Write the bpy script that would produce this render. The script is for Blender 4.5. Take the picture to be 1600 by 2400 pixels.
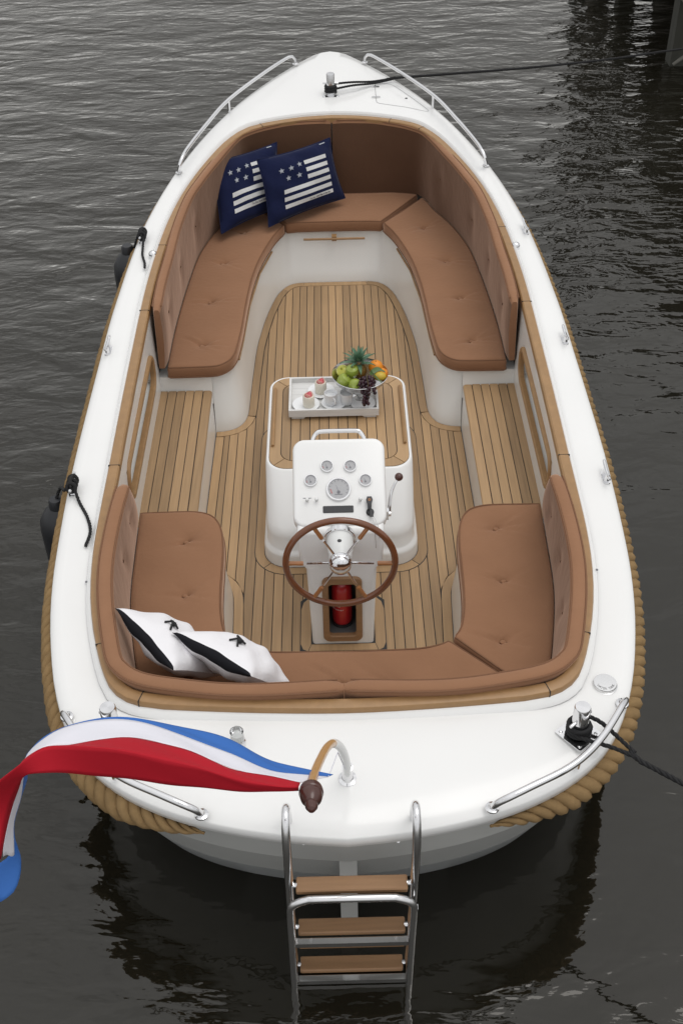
import bpy, bmesh, math, random
from math import sin, cos, pi, radians, sqrt, atan2, hypot
from mathutils import Vector as V, Matrix
from mathutils.geometry import delaunay_2d_cdt
random.seed(7)
for o in list(bpy.data.objects):
    bpy.data.objects.remove(o)
S = bpy.context.scene
COL = S.collection

# ------------------------------------------------------------------ camera, sky, sun, exposure
cam = bpy.data.cameras.new('camera')
cam.sensor_fit = 'VERTICAL'; cam.sensor_height = 36; cam.sensor_width = 24
cam.lens = 40.35; cam.clip_start = .05; cam.clip_end = 4000
co = bpy.data.objects.new('camera', cam); COL.objects.link(co)
co.matrix_world = (Matrix.Translation((0.006, 0, 4.27)) @ Matrix.Rotation(radians(49), 4, 'X')
                   @ Matrix.Rotation(-math.atan(.0236), 4, 'Z'))
S.camera = co
SUN_EL, SUN_AZ = radians(74), radians(70)      # azimuth measured from +y (bow) towards +x
w = bpy.data.worlds.new('World'); S.world = w; w.use_nodes = True
nt = w.node_tree; nt.nodes.clear()
sky = nt.nodes.new('ShaderNodeTexSky'); sky.sky_type = 'NISHITA'; sky.sun_disc = False
sky.sun_elevation = SUN_EL; sky.sun_rotation = SUN_AZ
sky.air_density = 1.0; sky.dust_density = 5.0; sky.ozone_density = 1.0
hs = nt.nodes.new('ShaderNodeHueSaturation'); hs.inputs['Saturation'].default_value = .25
bg = nt.nodes.new('ShaderNodeBackground'); bg.inputs['Strength'].default_value = .10
wo = nt.nodes.new('ShaderNodeOutputWorld')
mx = nt.nodes.new('ShaderNodeMixRGB'); mx.inputs[0].default_value = .75
# even grey cloud layer, a standard overcast sky: about twice as bright overhead as at the horizon
tcw = nt.nodes.new('ShaderNodeTexCoord'); spw = nt.nodes.new('ShaderNodeSeparateXYZ'); nt.links.new(tcw.outputs['Generated'], spw.inputs[0])
mrw = nt.nodes.new('ShaderNodeMapRange'); mrw.inputs[1].default_value = 0; mrw.inputs[2].default_value = 1; mrw.inputs[3].default_value = 6.2; mrw.inputs[4].default_value = 11.5
nt.links.new(spw.outputs['Z'], mrw.inputs[0])
cn_ = nt.nodes.new('ShaderNodeTexNoise'); cn_.inputs['Scale'].default_value = 2.6; cn_.inputs['Detail'].default_value = 6; cn_.inputs['Distortion'].default_value = .5
nt.links.new(tcw.outputs['Generated'], cn_.inputs['Vector'])
cm_ = nt.nodes.new('ShaderNodeMapRange'); cm_.inputs[1].default_value = .25; cm_.inputs[2].default_value = .75; cm_.inputs[3].default_value = .68; cm_.inputs[4].default_value = 1.32
nt.links.new(cn_.outputs['Fac'], cm_.inputs[0])
cl_ = nt.nodes.new('ShaderNodeMath'); cl_.operation = 'MULTIPLY'; nt.links.new(mrw.outputs[0], cl_.inputs[0]); nt.links.new(cm_.outputs[0], cl_.inputs[1])
cmb = nt.nodes.new('ShaderNodeCombineXYZ')
for k_ in range(3): nt.links.new(cl_.outputs[0], cmb.inputs[k_])
nt.links.new(cmb.outputs[0], mx.inputs[2])
nt.links.new(sky.outputs[0], hs.inputs['Color']); nt.links.new(hs.outputs[0], mx.inputs[1]); nt.links.new(mx.outputs[0], bg.inputs['Color'])
nt.links.new(bg.outputs[0], wo.inputs['Surface'])
sl = bpy.data.lights.new('sun', 'SUN'); sl.energy = .6; sl.angle = radians(35); sl.color = (1, .97, .93)
so = bpy.data.objects.new('sun', sl); COL.objects.link(so)
d = V((cos(SUN_EL)*sin(SUN_AZ), cos(SUN_EL)*cos(SUN_AZ), sin(SUN_EL)))
so.rotation_euler = d.to_track_quat('Z', 'Y').to_euler(); so.location = (0, 0, 30)
S.view_settings.view_transform = 'Standard'; S.view_settings.look = 'None'
S.view_settings.gamma = 1; S.view_settings.use_curve_mapping = False
S.view_settings.exposure = 0.10
S.render.engine = 'CYCLES'; S.cycles.max_bounces = 10; S.cycles.transparent_max_bounces = 8
S.cycles.use_denoising = True

# ------------------------------------------------------------------ materials
def mat(name, col, rough=.5, metal=0., spec=.5, coat=0., sheen=0., bump=0., bscale=(40, 40, 40),
        var=0., vscale=(3, 3, 3), rnd=0., detail=4., bdist=.01, trans=0., dirt=0., tint=None, shr=.4):
    m = bpy.data.materials.new(name); m.use_nodes = True
    n = m.node_tree.nodes; L = m.node_tree.links; p = n['Principled BSDF']
    p.inputs['Roughness'].default_value = rough; p.inputs['Metallic'].default_value = metal
    p.inputs['Specular IOR Level'].default_value = spec
    p.inputs['Coat Weight'].default_value = coat; p.inputs['Sheen Weight'].default_value = sheen
    p.inputs['Sheen Roughness'].default_value = shr
    if tint: p.inputs['Sheen Tint'].default_value = (*tint, 1)
    p.inputs['Transmission Weight'].default_value = trans
    p.inputs['Base Color'].default_value = (*col, 1)
    tc = n.new('ShaderNodeTexCoord'); last = None
    if var or rnd or dirt:
        rgb = n.new('ShaderNodeHueSaturation'); rgb.inputs['Color'].default_value = (*col, 1)
        acc = n.new('ShaderNodeMath'); acc.operation = 'ADD'; acc.inputs[0].default_value = 1; acc.inputs[1].default_value = 0
        prev = acc.outputs[0]
        def addv(sock, amt, prev):
            a = n.new('ShaderNodeMath'); a.operation = 'MULTIPLY_ADD'
            L.new(sock, a.inputs[0]); a.inputs[1].default_value = amt * 2
            b = n.new('ShaderNodeMath'); b.operation = 'SUBTRACT'; L.new(prev, b.inputs[0]); b.inputs[1].default_value = amt
            L.new(b.outputs[0], a.inputs[2]); return a.outputs[0]
        if var:
            mp = n.new('ShaderNodeMapping'); mp.inputs['Scale'].default_value = vscale
            L.new(tc.outputs['Object'], mp.inputs[0])
            nz = n.new('ShaderNodeTexNoise'); nz.inputs['Scale'].default_value = 1; nz.inputs['Detail'].default_value = detail
            L.new(mp.outputs[0], nz.inputs['Vector']); prev = addv(nz.outputs['Fac'], var, prev)
        if rnd:
            oi = n.new('ShaderNodeObjectInfo'); prev = addv(oi.outputs['Random'], rnd, prev)
        if dirt:
            nz = n.new('ShaderNodeTexNoise'); nz.inputs['Scale'].default_value = 2.3; nz.inputs['Detail'].default_value = 6
            L.new(tc.outputs['Object'], nz.inputs['Vector']); prev = addv(nz.outputs['Fac'], dirt, prev)
        L.new(prev, rgb.inputs['Value']); L.new(rgb.outputs[0], p.inputs['Base Color'])
    if bump:
        mp = n.new('ShaderNodeMapping'); mp.inputs['Scale'].default_value = bscale
        L.new(tc.outputs['Object'], mp.inputs[0])
        nz = n.new('ShaderNodeTexNoise'); nz.inputs['Scale'].default_value = 1; nz.inputs['Detail'].default_value = 3
        L.new(mp.outputs[0], nz.inputs['Vector'])
        b = n.new('ShaderNodeBump'); b.inputs['Strength'].default_value = bump; b.inputs['Distance'].default_value = bdist
        L.new(nz.outputs['Fac'], b.inputs['Height']); L.new(b.outputs[0], p.inputs['Normal'])
    return m

M = {}
FB, FBB, SHW, SHT, SHR = (.275, .145, .083), (.098, .052, .032), .75, (.85, .59, .45), .4      # velour: seats, and a darker copy: the upright nap's shaded look put into colour
M['gel'] = mat('white_gelcoat', (.80, .80, .79), .16, spec=.5, dirt=.03)
M['gel_in'] = mat('ivory_gelcoat', (.76, .755, .73), .2, spec=.5, dirt=.02)
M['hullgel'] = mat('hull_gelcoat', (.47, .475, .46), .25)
M['hull_low'] = mat('grey_lower_hull', (.30, .31, .31), .4)
M['teak'] = mat('teak', (.370, .236, .120), .55, var=.24, vscale=(70, 3.5, 30), rnd=.22, dirt=.10, bump=.25, bscale=(220, 8, 90), bdist=.002)
M['teak_cap'] = mat('oiled_teak', (.32, .185, .08), .42, var=.2, vscale=(22, 22, 22), rnd=.06, bump=.12, bscale=(90, 90, 90), bdist=.002)
M['teak_wet'] = mat('darkened_teak', (.26, .145, .07), .5, var=.25, vscale=(4, 60, 60), rnd=.08, bump=.25, bscale=(8, 200, 90), bdist=.002)
M['caulk'] = mat('black_caulk', (.02, .019, .018), .6)
M['mahog'] = mat('varnished_mahogany', (.16, .055, .022), .22, spec=.5, coat=.5, var=.25, vscale=(30, 30, 30))
M['grip'] = mat('varnished_teak', (.33, .135, .045), .3, coat=.4, var=.15, vscale=(50, 50, 50))
M['dark_wood'] = mat('dark_turned_wood', (.068, .022, .016), .28, coat=.3, var=.2, vscale=(40, 40, 90))
M['ash'] = mat('varnished_ash', (.55, .30, .10), .35, coat=.3, var=.12, vscale=(60, 60, 8))
M['chrome'] = mat('polished_steel', (.78, .78, .79), .09, metal=1.)
M['steel'] = mat('satin_steel', (.75, .75, .75), .22, metal=1.)
M['fabric'] = mat('brown_velour', FB, .95, spec=.05, sheen=SHW, tint=SHT, shr=SHR, var=.10, vscale=(5, 5, 5), dirt=.08, bump=.5, bscale=(34, 34, 34), bdist=.004)
M['piping'] = mat('brown_piping', (.20, .105, .062), .9, spec=.1)
M['rope'] = mat('manila_rope', (.26, .17, .08), .85, spec=.15, var=.25, vscale=(25, 25, 25), dirt=.25, bump=.6, bscale=(420, 420, 60), bdist=.004)
M['black_rope'] = mat('black_rope', (.016, .016, .017), .7, spec=.3, bump=.6, bscale=(300, 300, 300), bdist=.003)
M['rubber'] = mat('black_vinyl', (.014, .015, .018), .38, spec=.5)
M['navy'] = mat('navy_cotton', (.009, .013, .045), .9, spec=.12, sheen=.12, var=.2, vscale=(12, 12, 12), bump=.5, bscale=(14, 14, 14), bdist=.012)
M['stripe'] = mat('white_print', (.60, .60, .60), .9, spec=.1, var=.12, vscale=(90, 90, 90))
M['star'] = mat('grey_print', (.36, .38, .42), .9, spec=.1)
M['canvas'] = mat('white_canvas', (.80, .79, .81), .9, spec=.1, bump=.45, bscale=(11, 11, 11), bdist=.02)
M['blackcloth'] = mat('black_cloth', (.012, .012, .015), .9, spec=.15, bump=.3, bscale=(14, 14, 14), bdist=.01)
M['fl_red'] = mat('red_bunting', (.44, .010, .022), .75, spec=.2, var=.08, vscale=(6, 6, 6), bump=.3, bscale=(9, 9, 9), bdist=.01)
M['fl_white'] = mat('white_bunting', (.76, .76, .82), .8, spec=.15, bump=.3, bscale=(9, 9, 9), bdist=.01)
M['fl_blue'] = mat('blue_bunting', (.045, .15, .46), .75, spec=.2, bump=.3, bscale=(9, 9, 9), bdist=.01)
M['traywood'] = mat('whitewashed_wood', (.66, .655, .64), .6, var=.14, vscale=(8, 60, 60), bump=.2, bscale=(10, 90, 90), bdist=.003)
M['porcelain'] = mat('white_porcelain', (.78, .79, .80), .15, spec=.5)
M['cream'] = mat('cream_dessert', (.74, .70, .60), .6, bump=.5, bscale=(120, 120, 120), bdist=.003)
M['pinkfruit'] = mat('strawberry_jelly', (.55, .085, .10), .3, var=.3, vscale=(90, 90, 90))
M['wafer'] = mat('sugar_swirl', (.70, .45, .36), .4)
M['apple'] = mat('green_apple', (.27, .34, .05), .3, coat=.2, var=.16, vscale=(40, 40, 40))
M['yapple'] = mat('yellow_green_apple', (.46, .46, .06), .3, coat=.2, var=.16, vscale=(40, 40, 40))
M['orange'] = mat('orange_peel', (.75, .25, .008), .42, bump=.5, bscale=(260, 260, 260), bdist=.002)
M['grape'] = mat('dark_grape', (.030, .008, .016), .3, rnd=.5, spec=.5)
M['pine'] = mat('pineapple_leaf', (.11, .21, .13), .5, var=.3, vscale=(30, 30, 30))
M['pinebody'] = mat('pineapple_rind', (.25, .15, .03), .7, bump=.8, bscale=(90, 90, 90), bdist=.006)
M['leafg'] = mat('green_leaf', (.07, .13, .035), .5)
M['mango'] = mat('yellow_mango', (.55, .38, .03), .4, var=.35, vscale=(25, 25, 25))
M['stalk'] = mat('brown_stalk', (.10, .07, .03), .8)
M['glass'] = mat('clear_glass', (.95, .96, .96), .03, trans=1.)
M['red_paint'] = mat('extinguisher_red', (.42, .012, .016), .25, coat=.4)
M['white_print'] = mat('white_lettering', (.6, .6, .6), .6)
M['dial'] = mat('dial_face', (.40, .40, .41), .25, var=.12, vscale=(60, 60, 60))
M['dialmark'] = mat('dial_marking', (.16, .16, .18), .5)
M['dialred'] = mat('dial_red_zone', (.45, .16, .16), .5)
M['black_plastic'] = mat('black_plastic', (.028, .028, .031), .4)
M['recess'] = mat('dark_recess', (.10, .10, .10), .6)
M['whiteplastic'] = mat('white_plastic', (.72, .73, .72), .3)
M['engrave'] = mat('engraving', (.33, .33, .33), .5)
M['jetty'] = mat('weathered_timber', (.16, .155, .135), .8, var=.4, vscale=(6, 6, 1.2), bump=.5, bscale=(40, 40, 4), bdist=.01, rnd=.1)
M['pile'] = mat('wet_timber', (.035, .031, .024), .7, var=.4, vscale=(5, 5, 1), bump=.5, bscale=(30, 30, 3), bdist=.01)
M['pile_grey'] = mat('algae_timber', (.036, .036, .028), .8, var=.5, vscale=(9, 9, 1), bump=.5, bscale=(30, 30, 3), bdist=.01)
M['added_hut'] = mat('added_dark_boards', (.03, .027, .022), .8, rnd=.2, var=.2, vscale=(20, 20, 2))
M['bed'] = mat('river_mud', (.02, .017, .012), 1.)
M['fabric_back_shaded'] = mat('creased_shaded_velour', FBB, .95, spec=.05, sheen=SHW, tint=SHT, shr=SHR, var=.05, vscale=(9, 9, 9), bump=.22, bscale=(17, 17, 12), bdist=.012)
def water_mat():
    m = bpy.data.materials.new('canal_water'); m.use_nodes = True
    n = m.node_tree.nodes; L = m.node_tree.links; n.clear()
    out = n.new('ShaderNodeOutputMaterial')
    geo = n.new('ShaderNodeNewGeometry')
    def noise(sc, rot, det, dist, rough=.5):
        mp = n.new('ShaderNodeMapping'); mp.inputs['Scale'].default_value = (*sc, 1); mp.inputs['Rotation'].default_value = (0, 0, rot)
        L.new(geo.outputs['Position'], mp.inputs[0])
        z = n.new('ShaderNodeTexNoise'); z.inputs['Scale'].default_value = 1; z.inputs['Detail'].default_value = det
        z.inputs['Distortion'].default_value = dist; z.inputs['Roughness'].default_value = rough
        L.new(mp.outputs[0], z.inputs['Vector']); return z.outputs['Fac']
    def mad(a, k, c=None):
        x = n.new('ShaderNodeMath'); x.operation = 'MULTIPLY_ADD' if c is not None else 'MULTIPLY'
        L.new(a, x.inputs[0])
        if isinstance(k, float): x.inputs[1].default_value = k
        else: L.new(k, x.inputs[1])
        if c is not None: L.new(c, x.inputs[2])
        return x.outputs[0]
    a = noise((.85, 1.7), .12, 2, .6)
    b = noise((2.3, 4.8), -.1, 3, .5)
    c = noise((6.5, 13), .2, 3, .3)
    # open water away from the boat (far and to port) is rougher than the lee beside the stern
    sp = n.new('ShaderNodeSeparateXYZ'); L.new(geo.outputs['Position'], sp.inputs[0])
    mr = n.new('ShaderNodeMapRange'); mr.inputs[1].default_value = 1.5; mr.inputs[2].default_value = 9
    mr.inputs[3].default_value = .10; mr.inputs[4].default_value = 1.0
    t = n.new('ShaderNodeMath'); t.operation = 'MULTIPLY_ADD'; t.inputs[1].default_value = -.9
    L.new(sp.outputs['X'], t.inputs[0]); L.new(sp.outputs['Y'], t.inputs[2]); L.new(t.outputs[0], mr.inputs[0])
    h = mad(a, .9); h = mad(b, .55, h); h2 = mad(c, .13, h)
    hh = mad(h2, mr.outputs[0])
    bp = n.new('ShaderNodeBump'); bp.inputs['Strength'].default_value = 1; bp.inputs['Distance'].default_value = WAVE
    L.new(hh, bp.inputs['Height'])
    fr = n.new('ShaderNodeFresnel'); fr.inputs['IOR'].default_value = 1.54; L.new(bp.outputs[0], fr.inputs['Normal'])
    gl = n.new('ShaderNodeBsdfGlossy'); gl.inputs['Roughness'].default_value = .03; L.new(bp.outputs[0], gl.inputs['Normal'])
    gl.inputs['Color'].default_value = (1, .985, .95, 1)
    df = n.new('ShaderNodeBsdfDiffuse'); df.inputs['Color'].default_value = (.0125, .0112, .0075, 1)
    tr = n.new('ShaderNodeBsdfTransparent'); tr.inputs['Color'].default_value = (.30, .27, .20, 1)
    m1 = n.new('ShaderNodeMixShader'); m1.inputs[0].default_value = .25; L.new(df.outputs[0], m1.inputs[1]); L.new(tr.outputs[0], m1.inputs[2])
    m2 = n.new('ShaderNodeMixShader'); L.new(fr.outputs[0], m2.inputs[0]); L.new(m1.outputs[0], m2.inputs[1]); L.new(gl.outputs[0], m2.inputs[2])
    L.new(m2.outputs[0], out.inputs['Surface'])
    return m
WAVE = .10
M['water'] = water_mat()

# ------------------------------------------------------------------ mesh helpers
class B:
    """collects vertices and faces for one mesh object"""
    def __init__(s): s.v = []; s.f = []
    def add(s, vs, fs):
        k = len(s.v); s.v += [tuple(p) for p in vs]; s.f += [tuple(i + k for i in f) for f in fs]; return s
    def grid(s, rows, closed=False, wrap=False):
        n = len(rows[0]); vs = [p for r in rows for p in r]; fs = []
        R = len(rows)
        for i in range(R if wrap else R - 1):
            for j in range(n if closed else n - 1):
                a, b = i * n + j, i * n + (j + 1) % n; i2 = (i + 1) % R
                fs.append((a, b, i2 * n + (j + 1) % n, i2 * n + j))
        return s.add(vs, fs)
    def box(s, c, size, m=None):
        x, y, z = [q / 2 for q in size]; vs = [V((a * x, b * y, e * z)) for e in (-1, 1) for b in (-1, 1) for a in (-1, 1)]
        vs = [(m @ p if m else p) + V(c) for p in vs]
        return s.add(vs, [(0, 2, 3, 1), (4, 5, 7, 6), (0, 1, 5, 4), (2, 6, 7, 3), (0, 4, 6, 2), (1, 3, 7, 5)])
    def prism(s, poly, z0, z1, ch=0.):
        n = len(poly)
        if sum(poly[i][0]*poly[(i+1)%n][1]-poly[(i+1)%n][0]*poly[i][1] for i in range(n)) < 0: poly = poly[::-1]
        f0 = z0 if callable(z0) else (lambda x, y: z0); f1 = z1 if callable(z1) else (lambda x, y: z1)
        rings = [[(x, y, f0(x, y)) for x, y in poly]]
        if ch:
            rings.append([(x, y, f1(x, y) - ch) for x, y in poly])
            rings.append([(x, y, f1(x, y)) for x, y in inset(poly, ch)])
        else: rings.append([(x, y, f1(x, y)) for x, y in poly])
        s.grid(rings, closed=True)
        k = len(s.v); s.f.append(tuple(range(k - n, k))); s.f.append(tuple(range(k - len(rings) * n, k - len(rings) * n + n))[::-1])
        return s
    def tube(s, pts, r, n=10, closed=False, cap=True):
        pts = [V(p) for p in pts]; N = len(pts)
        rr = r if isinstance(r, (list, tuple)) else [r] * N
        T = []
        for i in range(N):
            a = pts[(i - 1) % N] if closed or i > 0 else pts[i]; b = pts[(i + 1) % N] if closed or i < N - 1 else pts[i]
            T.append((b - a).normalized() if (b - a).length > 1e-9 else V((0, 0, 1)))
        u = T[0].orthogonal().normalized(); rows = []
        for i in range(N):
            u = (u - T[i] * u.dot(T[i])); u = u.normalized() if u.length > 1e-8 else T[i].orthogonal().normalized()
            w_ = T[i].cross(u)
            rows.append([pts[i] + (u * cos(2 * pi * j / n) + w_ * sin(2 * pi * j / n)) * rr[i] for j in range(n)])
        s.grid(rows, closed=True, wrap=closed)
        if cap and not closed:
            k = len(s.v); s.f.append(tuple(range(k - n, k))); s.f.append(tuple(range(k - N * n, k - N * n + n))[::-1])
        return s
    def lathe(s, prof, c=(0, 0, 0), n=24, m=None):
        rows = [[((m @ V((r * cos(2 * pi * j / n), r * sin(2 * pi * j / n), z))) if m else V((r * cos(2 * pi * j / n), r * sin(2 * pi * j / n), z))) + V(c) for j in range(n)] for r, z in prof]
        return s.grid(rows, closed=True)
    def ball(s, c, r, n=14, sz=1.):
        R = r if isinstance(r, (tuple, list)) else (r, r, r * sz)
        rows = [[V(c) + V((R[0] * sin(pi * i / (n // 2)) * cos(2 * pi * j / n), R[1] * sin(pi * i / (n // 2)) * sin(2 * pi * j / n), -R[2] * cos(pi * i / (n // 2)))) for j in range(n)] for i in range(n // 2 + 1)]
        return s.grid(rows, closed=True)
    def mesh(s, name, m, ang=35, smooth=True):
        me = bpy.data.meshes.new(name); me.from_pydata([tuple(p) for p in s.v], [], s.f)
        me.materials.append(M[m] if isinstance(m, str) else m)
        bm = bmesh.new(); bm.from_mesh(me); bmesh.ops.remove_doubles(bm, verts=bm.verts, dist=1e-5)
        bmesh.ops.dissolve_degenerate(bm, edges=bm.edges, dist=1e-6)
        bmesh.ops.recalc_face_normals(bm, faces=bm.faces); bm.to_mesh(me); bm.free()
        if smooth:
            me.polygons.foreach_set('use_smooth', [True] * len(me.polygons)); me.set_sharp_from_angle(angle=radians(ang))
        return me

def link(name, me, parent=None):
    o = bpy.data.objects.new(name, me); COL.objects.link(o)
    if parent:
        o.parent = parent; b = parent.get('_b')
        if b is not None: o.location = [-q for q in b]
        o['_b'] = (0., 0., 0.)
    return o
def obj(name, b, m, parent=None, ang=35, smooth=True):
    return link(name, b.mesh(name, m, ang, smooth), parent)
def tag(o, label=None, cat=None, group=None, kind=None):
    if label: o['label'] = label
    if cat: o['category'] = cat
    if group: o['group'] = group
    if kind: o['kind'] = kind
    return o
def thing(name, loc, label, cat, group=None):
    o = bpy.data.objects.new(name, None); COL.objects.link(o); o.location = loc; o['_b'] = tuple(float(q) for q in loc)
    o.empty_display_size = .1
    return tag(o, label, cat, group)
def part(name, parent):
    """an Empty that groups the pieces of one part"""
    o = bpy.data.objects.new(name, None); COL.objects.link(o); o.parent = parent
    b = parent.get('_b'); o.location = [-q for q in b]; o['_b'] = (0., 0., 0.); return o

def spl(pts, n, closed=False):
    """Catmull-Rom through pts, n samples evenly spaced by length"""
    P = [V(p) for p in pts]; N = len(P); out = []
    for i in range(N if closed else N - 1):
        g = lambda k: P[k % N] if closed else P[max(0, min(N - 1, k))]
        a, b, c, e = g(i - 1), g(i), g(i + 1), g(i + 2)
        for k in range(16):
            t = k / 16
            out.append(.5 * ((2 * b) + (c - a) * t + (2 * a - 5 * b + 4 * c - e) * t * t + (3 * b - a - 3 * c + e) * t ** 3))
    out.append(P[0] if closed else P[-1])
    return resamp(out, n, closed)
def resamp(out, n, closed=False):
    out = [V(p) for p in out]; L = [0.]
    for i in range(1, len(out)): L.append(L[-1] + (out[i] - out[i - 1]).length)
    res = []; j = 0
    for k in range(n):
        t = L[-1] * k / (n if closed else n - 1)
        while j < len(L) - 2 and L[j + 1] < t: j += 1
        q = (t - L[j]) / max(1e-9, L[j + 1] - L[j]); res.append(out[j].lerp(out[j + 1], min(1, max(0, q))))
    return res
def norms(p, closed=False):
    n = len(p); out = []
    for i in range(n):
        a = p[(i - 1) % n] if closed or i else p[i]; b = p[(i + 1) % n] if closed or i < n - 1 else p[i]
        t = V((b[0] - a[0], b[1] - a[1])); t = t.normalized() if t.length > 1e-9 else V((1, 0)); out.append(V((t.y, -t.x)))
    return out
def inset(poly, dd):
    """mitred inset of a closed counter-clockwise polygon"""
    n = len(poly); out = []
    for i in range(n):
        p, q, r = V(poly[i - 1][:2]), V(poly[i][:2]), V(poly[(i + 1) % n][:2])
        e1 = (q - p); e2 = (r - q)
        e1 = e1.normalized() if e1.length > 1e-9 else e2.normalized(); e2 = e2.normalized() if e2.length > 1e-9 else e1
        n1 = V((-e1.y, e1.x)); n2 = V((-e2.y, e2.x)); m_ = n1 + n2
        if m_.length < 1e-6: out.append(q + n1 * dd); continue
        m_.normalize(); k = dd / max(.35, m_.dot(n1)); out.append(q + m_ * k)
    return [(p.x, p.y) for p in out]
def ccw(p):
    n = len(p)
    return p if sum(p[i][0] * p[(i + 1) % n][1] - p[(i + 1) % n][0] * p[i][1] for i in range(n)) > 0 else p[::-1]
def off(p, dd, closed=False):
    return [V((q[0], q[1])) + nn * dd for q, nn in zip(p, norms(p, closed))]
def lerp(a, b, t): return a + (b - a) * t
def interp(x, xs, ys):
    if x <= xs[0]: return ys[0]
    for i in range(1, len(xs)):
        if x <= xs[i]: return lerp(ys[i - 1], ys[i], (x - xs[i - 1]) / (xs[i] - xs[i - 1]))
    return ys[-1]
def rrect(x0, y0, x1, y1, r, n=6):
    out = []
    for cx, cy, a0 in ((x1 - r, y0 + r, -pi / 2), (x1 - r, y1 - r, 0), (x0 + r, y1 - r, pi / 2), (x0 + r, y0 + r, pi)):
        for k in range(n + 1):
            a = a0 + k * pi / 2 / n; out.append((cx + r * cos(a), cy + r * sin(a)))
    return out
def clipx(poly, x0, x1):
    for sgn, lim in ((1, x0), (-1, x1)):
        out = []; n = len(poly)
        for i in range(n):
            a, b = poly[i], poly[(i + 1) % n]; da, db = sgn * (a[0] - lim), sgn * (b[0] - lim)
            if da >= 0: out.append(a)
            if da * db < 0: t = da / (da - db); out.append((lerp(a[0], b[0], t), lerp(a[1], b[1], t)))
        poly = out
        if not poly: return []
    return poly
def mirx(p): return [(-q[0],) + tuple(q[1:]) for q in p]

# ------------------------------------------------------------------ setting: water
b = B(); b.add([(-1500, -800, 0), (1500, -800, 0), (1500, 2500, 0), (-1500, 2500, 0)], [(0, 1, 2, 3)])
tag(obj('water', b, 'water'), kind='structure')
b = B(); b.add([(-1500, -800, -1.6), (1500, -800, -1.6), (1500, 2500, -1.6), (-1500, 2500, -1.6)], [(0, 1, 2, 3)])
tag(obj('river_bed', b, 'bed'), kind='structure')

# ------------------------------------------------------------------ the boat: shape curves (starboard half, stern to bow)
def zd(y): return .78 + .34 * (max(0., (y - 2.3) / 6.85)) ** 1.8          # deck sheer
def zc(y): return zd(y) + interp(y, [3, 5.6, 8], [.08, .045, .02])           # coaming top
OUT = [(0, 2.286), (.177, 2.303), (.351, 2.332), (.522, 2.376), (.687, 2.44), (.842, 2.53), (.974, 2.652), (1.075, 2.816), (1.147, 3.01), (1.196, 3.21),
       (1.23, 3.395), (1.252, 3.571), (1.265, 3.74), (1.277, 4.0), (1.284, 4.26), (1.285, 4.56), (1.281, 4.9), (1.275, 5.25), (1.268, 5.6), (1.252, 5.9),
       (1.232, 6.2), (1.198, 6.55), (1.168, 6.748), (1.129, 6.958), (1.078, 7.185), (1.01, 7.438), (.921, 7.714), (.806, 8.01), (.659, 8.314), (.476, 8.615), (.33, 8.82), (.20, 8.98), (.10, 9.085), (0, 9.123)]
COA = [(0, 2.793), (.289, 2.802), (.583, 2.822), (.733, 2.838), (.83, 2.868), (.90, 2.928), (.945, 3.02), (.985, 3.14), (1.02, 3.27), (1.05, 3.42), (1.072, 3.6),
       (1.083, 3.78), (1.087, 4.0), (1.089, 4.3), (1.092, 4.6), (1.094, 5.0), (1.094, 5.4), (1.092, 5.7), (1.085, 5.95), (1.067, 6.25), (1.042, 6.52), (1.008, 6.76),
       (.964, 6.98), (.906, 7.2), (.83, 7.43), (.755, 7.62), (.685, 7.75), (.61, 7.845), (.52, 7.905), (.39, 7.955), (.2, 8.003), (0, 8.022)]
def full(half, n):
    """closed-at-the-centreline half curve -> whole loop starting at the stern, counter-clockwise seen from above"""
    h = mirx(half)[1:][::-1] + half         # port bow ... stern ... starboard bow
    p = spl([(x, y, 0) for x, y in h], 2 * n + 1)
    return [(q.x, q.y) for q in p]
NH = 120
outl = full(OUT, NH)     # from bow (port) round the stern to bow (starboard)
coal = full(COA, NH)
# match the coaming loop to the deck-edge loop so that quads stay tidy: four stretches between key points
def keyed(half, keys, counts):
    P = spl([(x, y, 0) for x, y in half], 400); seg = []
    idx = [0]
    for kx, ky in keys: idx.append(min(range(400), key=lambda i: (P[i].x - kx) ** 2 + (P[i].y - ky) ** 2))
    idx.append(399); res = []
    for (a, e), c in zip(zip(idx[:-1], idx[1:]), counts):
        r = resamp(P[a:e + 1], c + 1); res += r[:-1]
    return [(p.x, p.y) for p in res] + [half[-1]]
CNT = (26, 60, 20)
oK = keyed(OUT, [(1.06, 2.79), (.78, 8.07)], CNT); cK = keyed(COA, [(.90, 2.928), (.65, 7.8)], CNT)
def loop(h): return mirx(h)[1:][::-1] + h

boat = thing('motor_launch', (0, 5.7, 0), 'white open motor launch with teak coaming, brown cushions and wheel', 'boat')

# deck
b = B(); rows = []
for k in range(9):
    t = k / 8; r = []
    for (x0, y0), (x1, y1) in zip(loop(oK), loop(cK)):
        x, y = lerp(x0, x1, t), lerp(y0, y1, t)
        e = (1 - abs(x) / 1.3)
        cr = .030 * sin(min(1, t * 1.5) * pi / 2) * min(1, hypot(x1 - x0, y1 - y0) / .5)
        r.append((x, y, zd(y) + cr - (.012 if k == 0 else .003 if False else 0)))
    rows.append(r)
# rounded gunwale lip and its underside
lp = [V(p) for p in loop(oK)]; nn = norms(lp)
lip = []
for dz, oo in ((-.018, .004), (-.035, .006), (-.062, .004), (-.068, -.004), (-.068, -.06)):
    lip.append([(p.x + q.x * oo, p.y + q.y * oo, zd(p.y) + dz) for p, q in zip(lp, nn)])
rows = lip[::-1] + rows
b.grid(rows)
obj('deck', b, 'gel', boat, ang=50)
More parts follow.
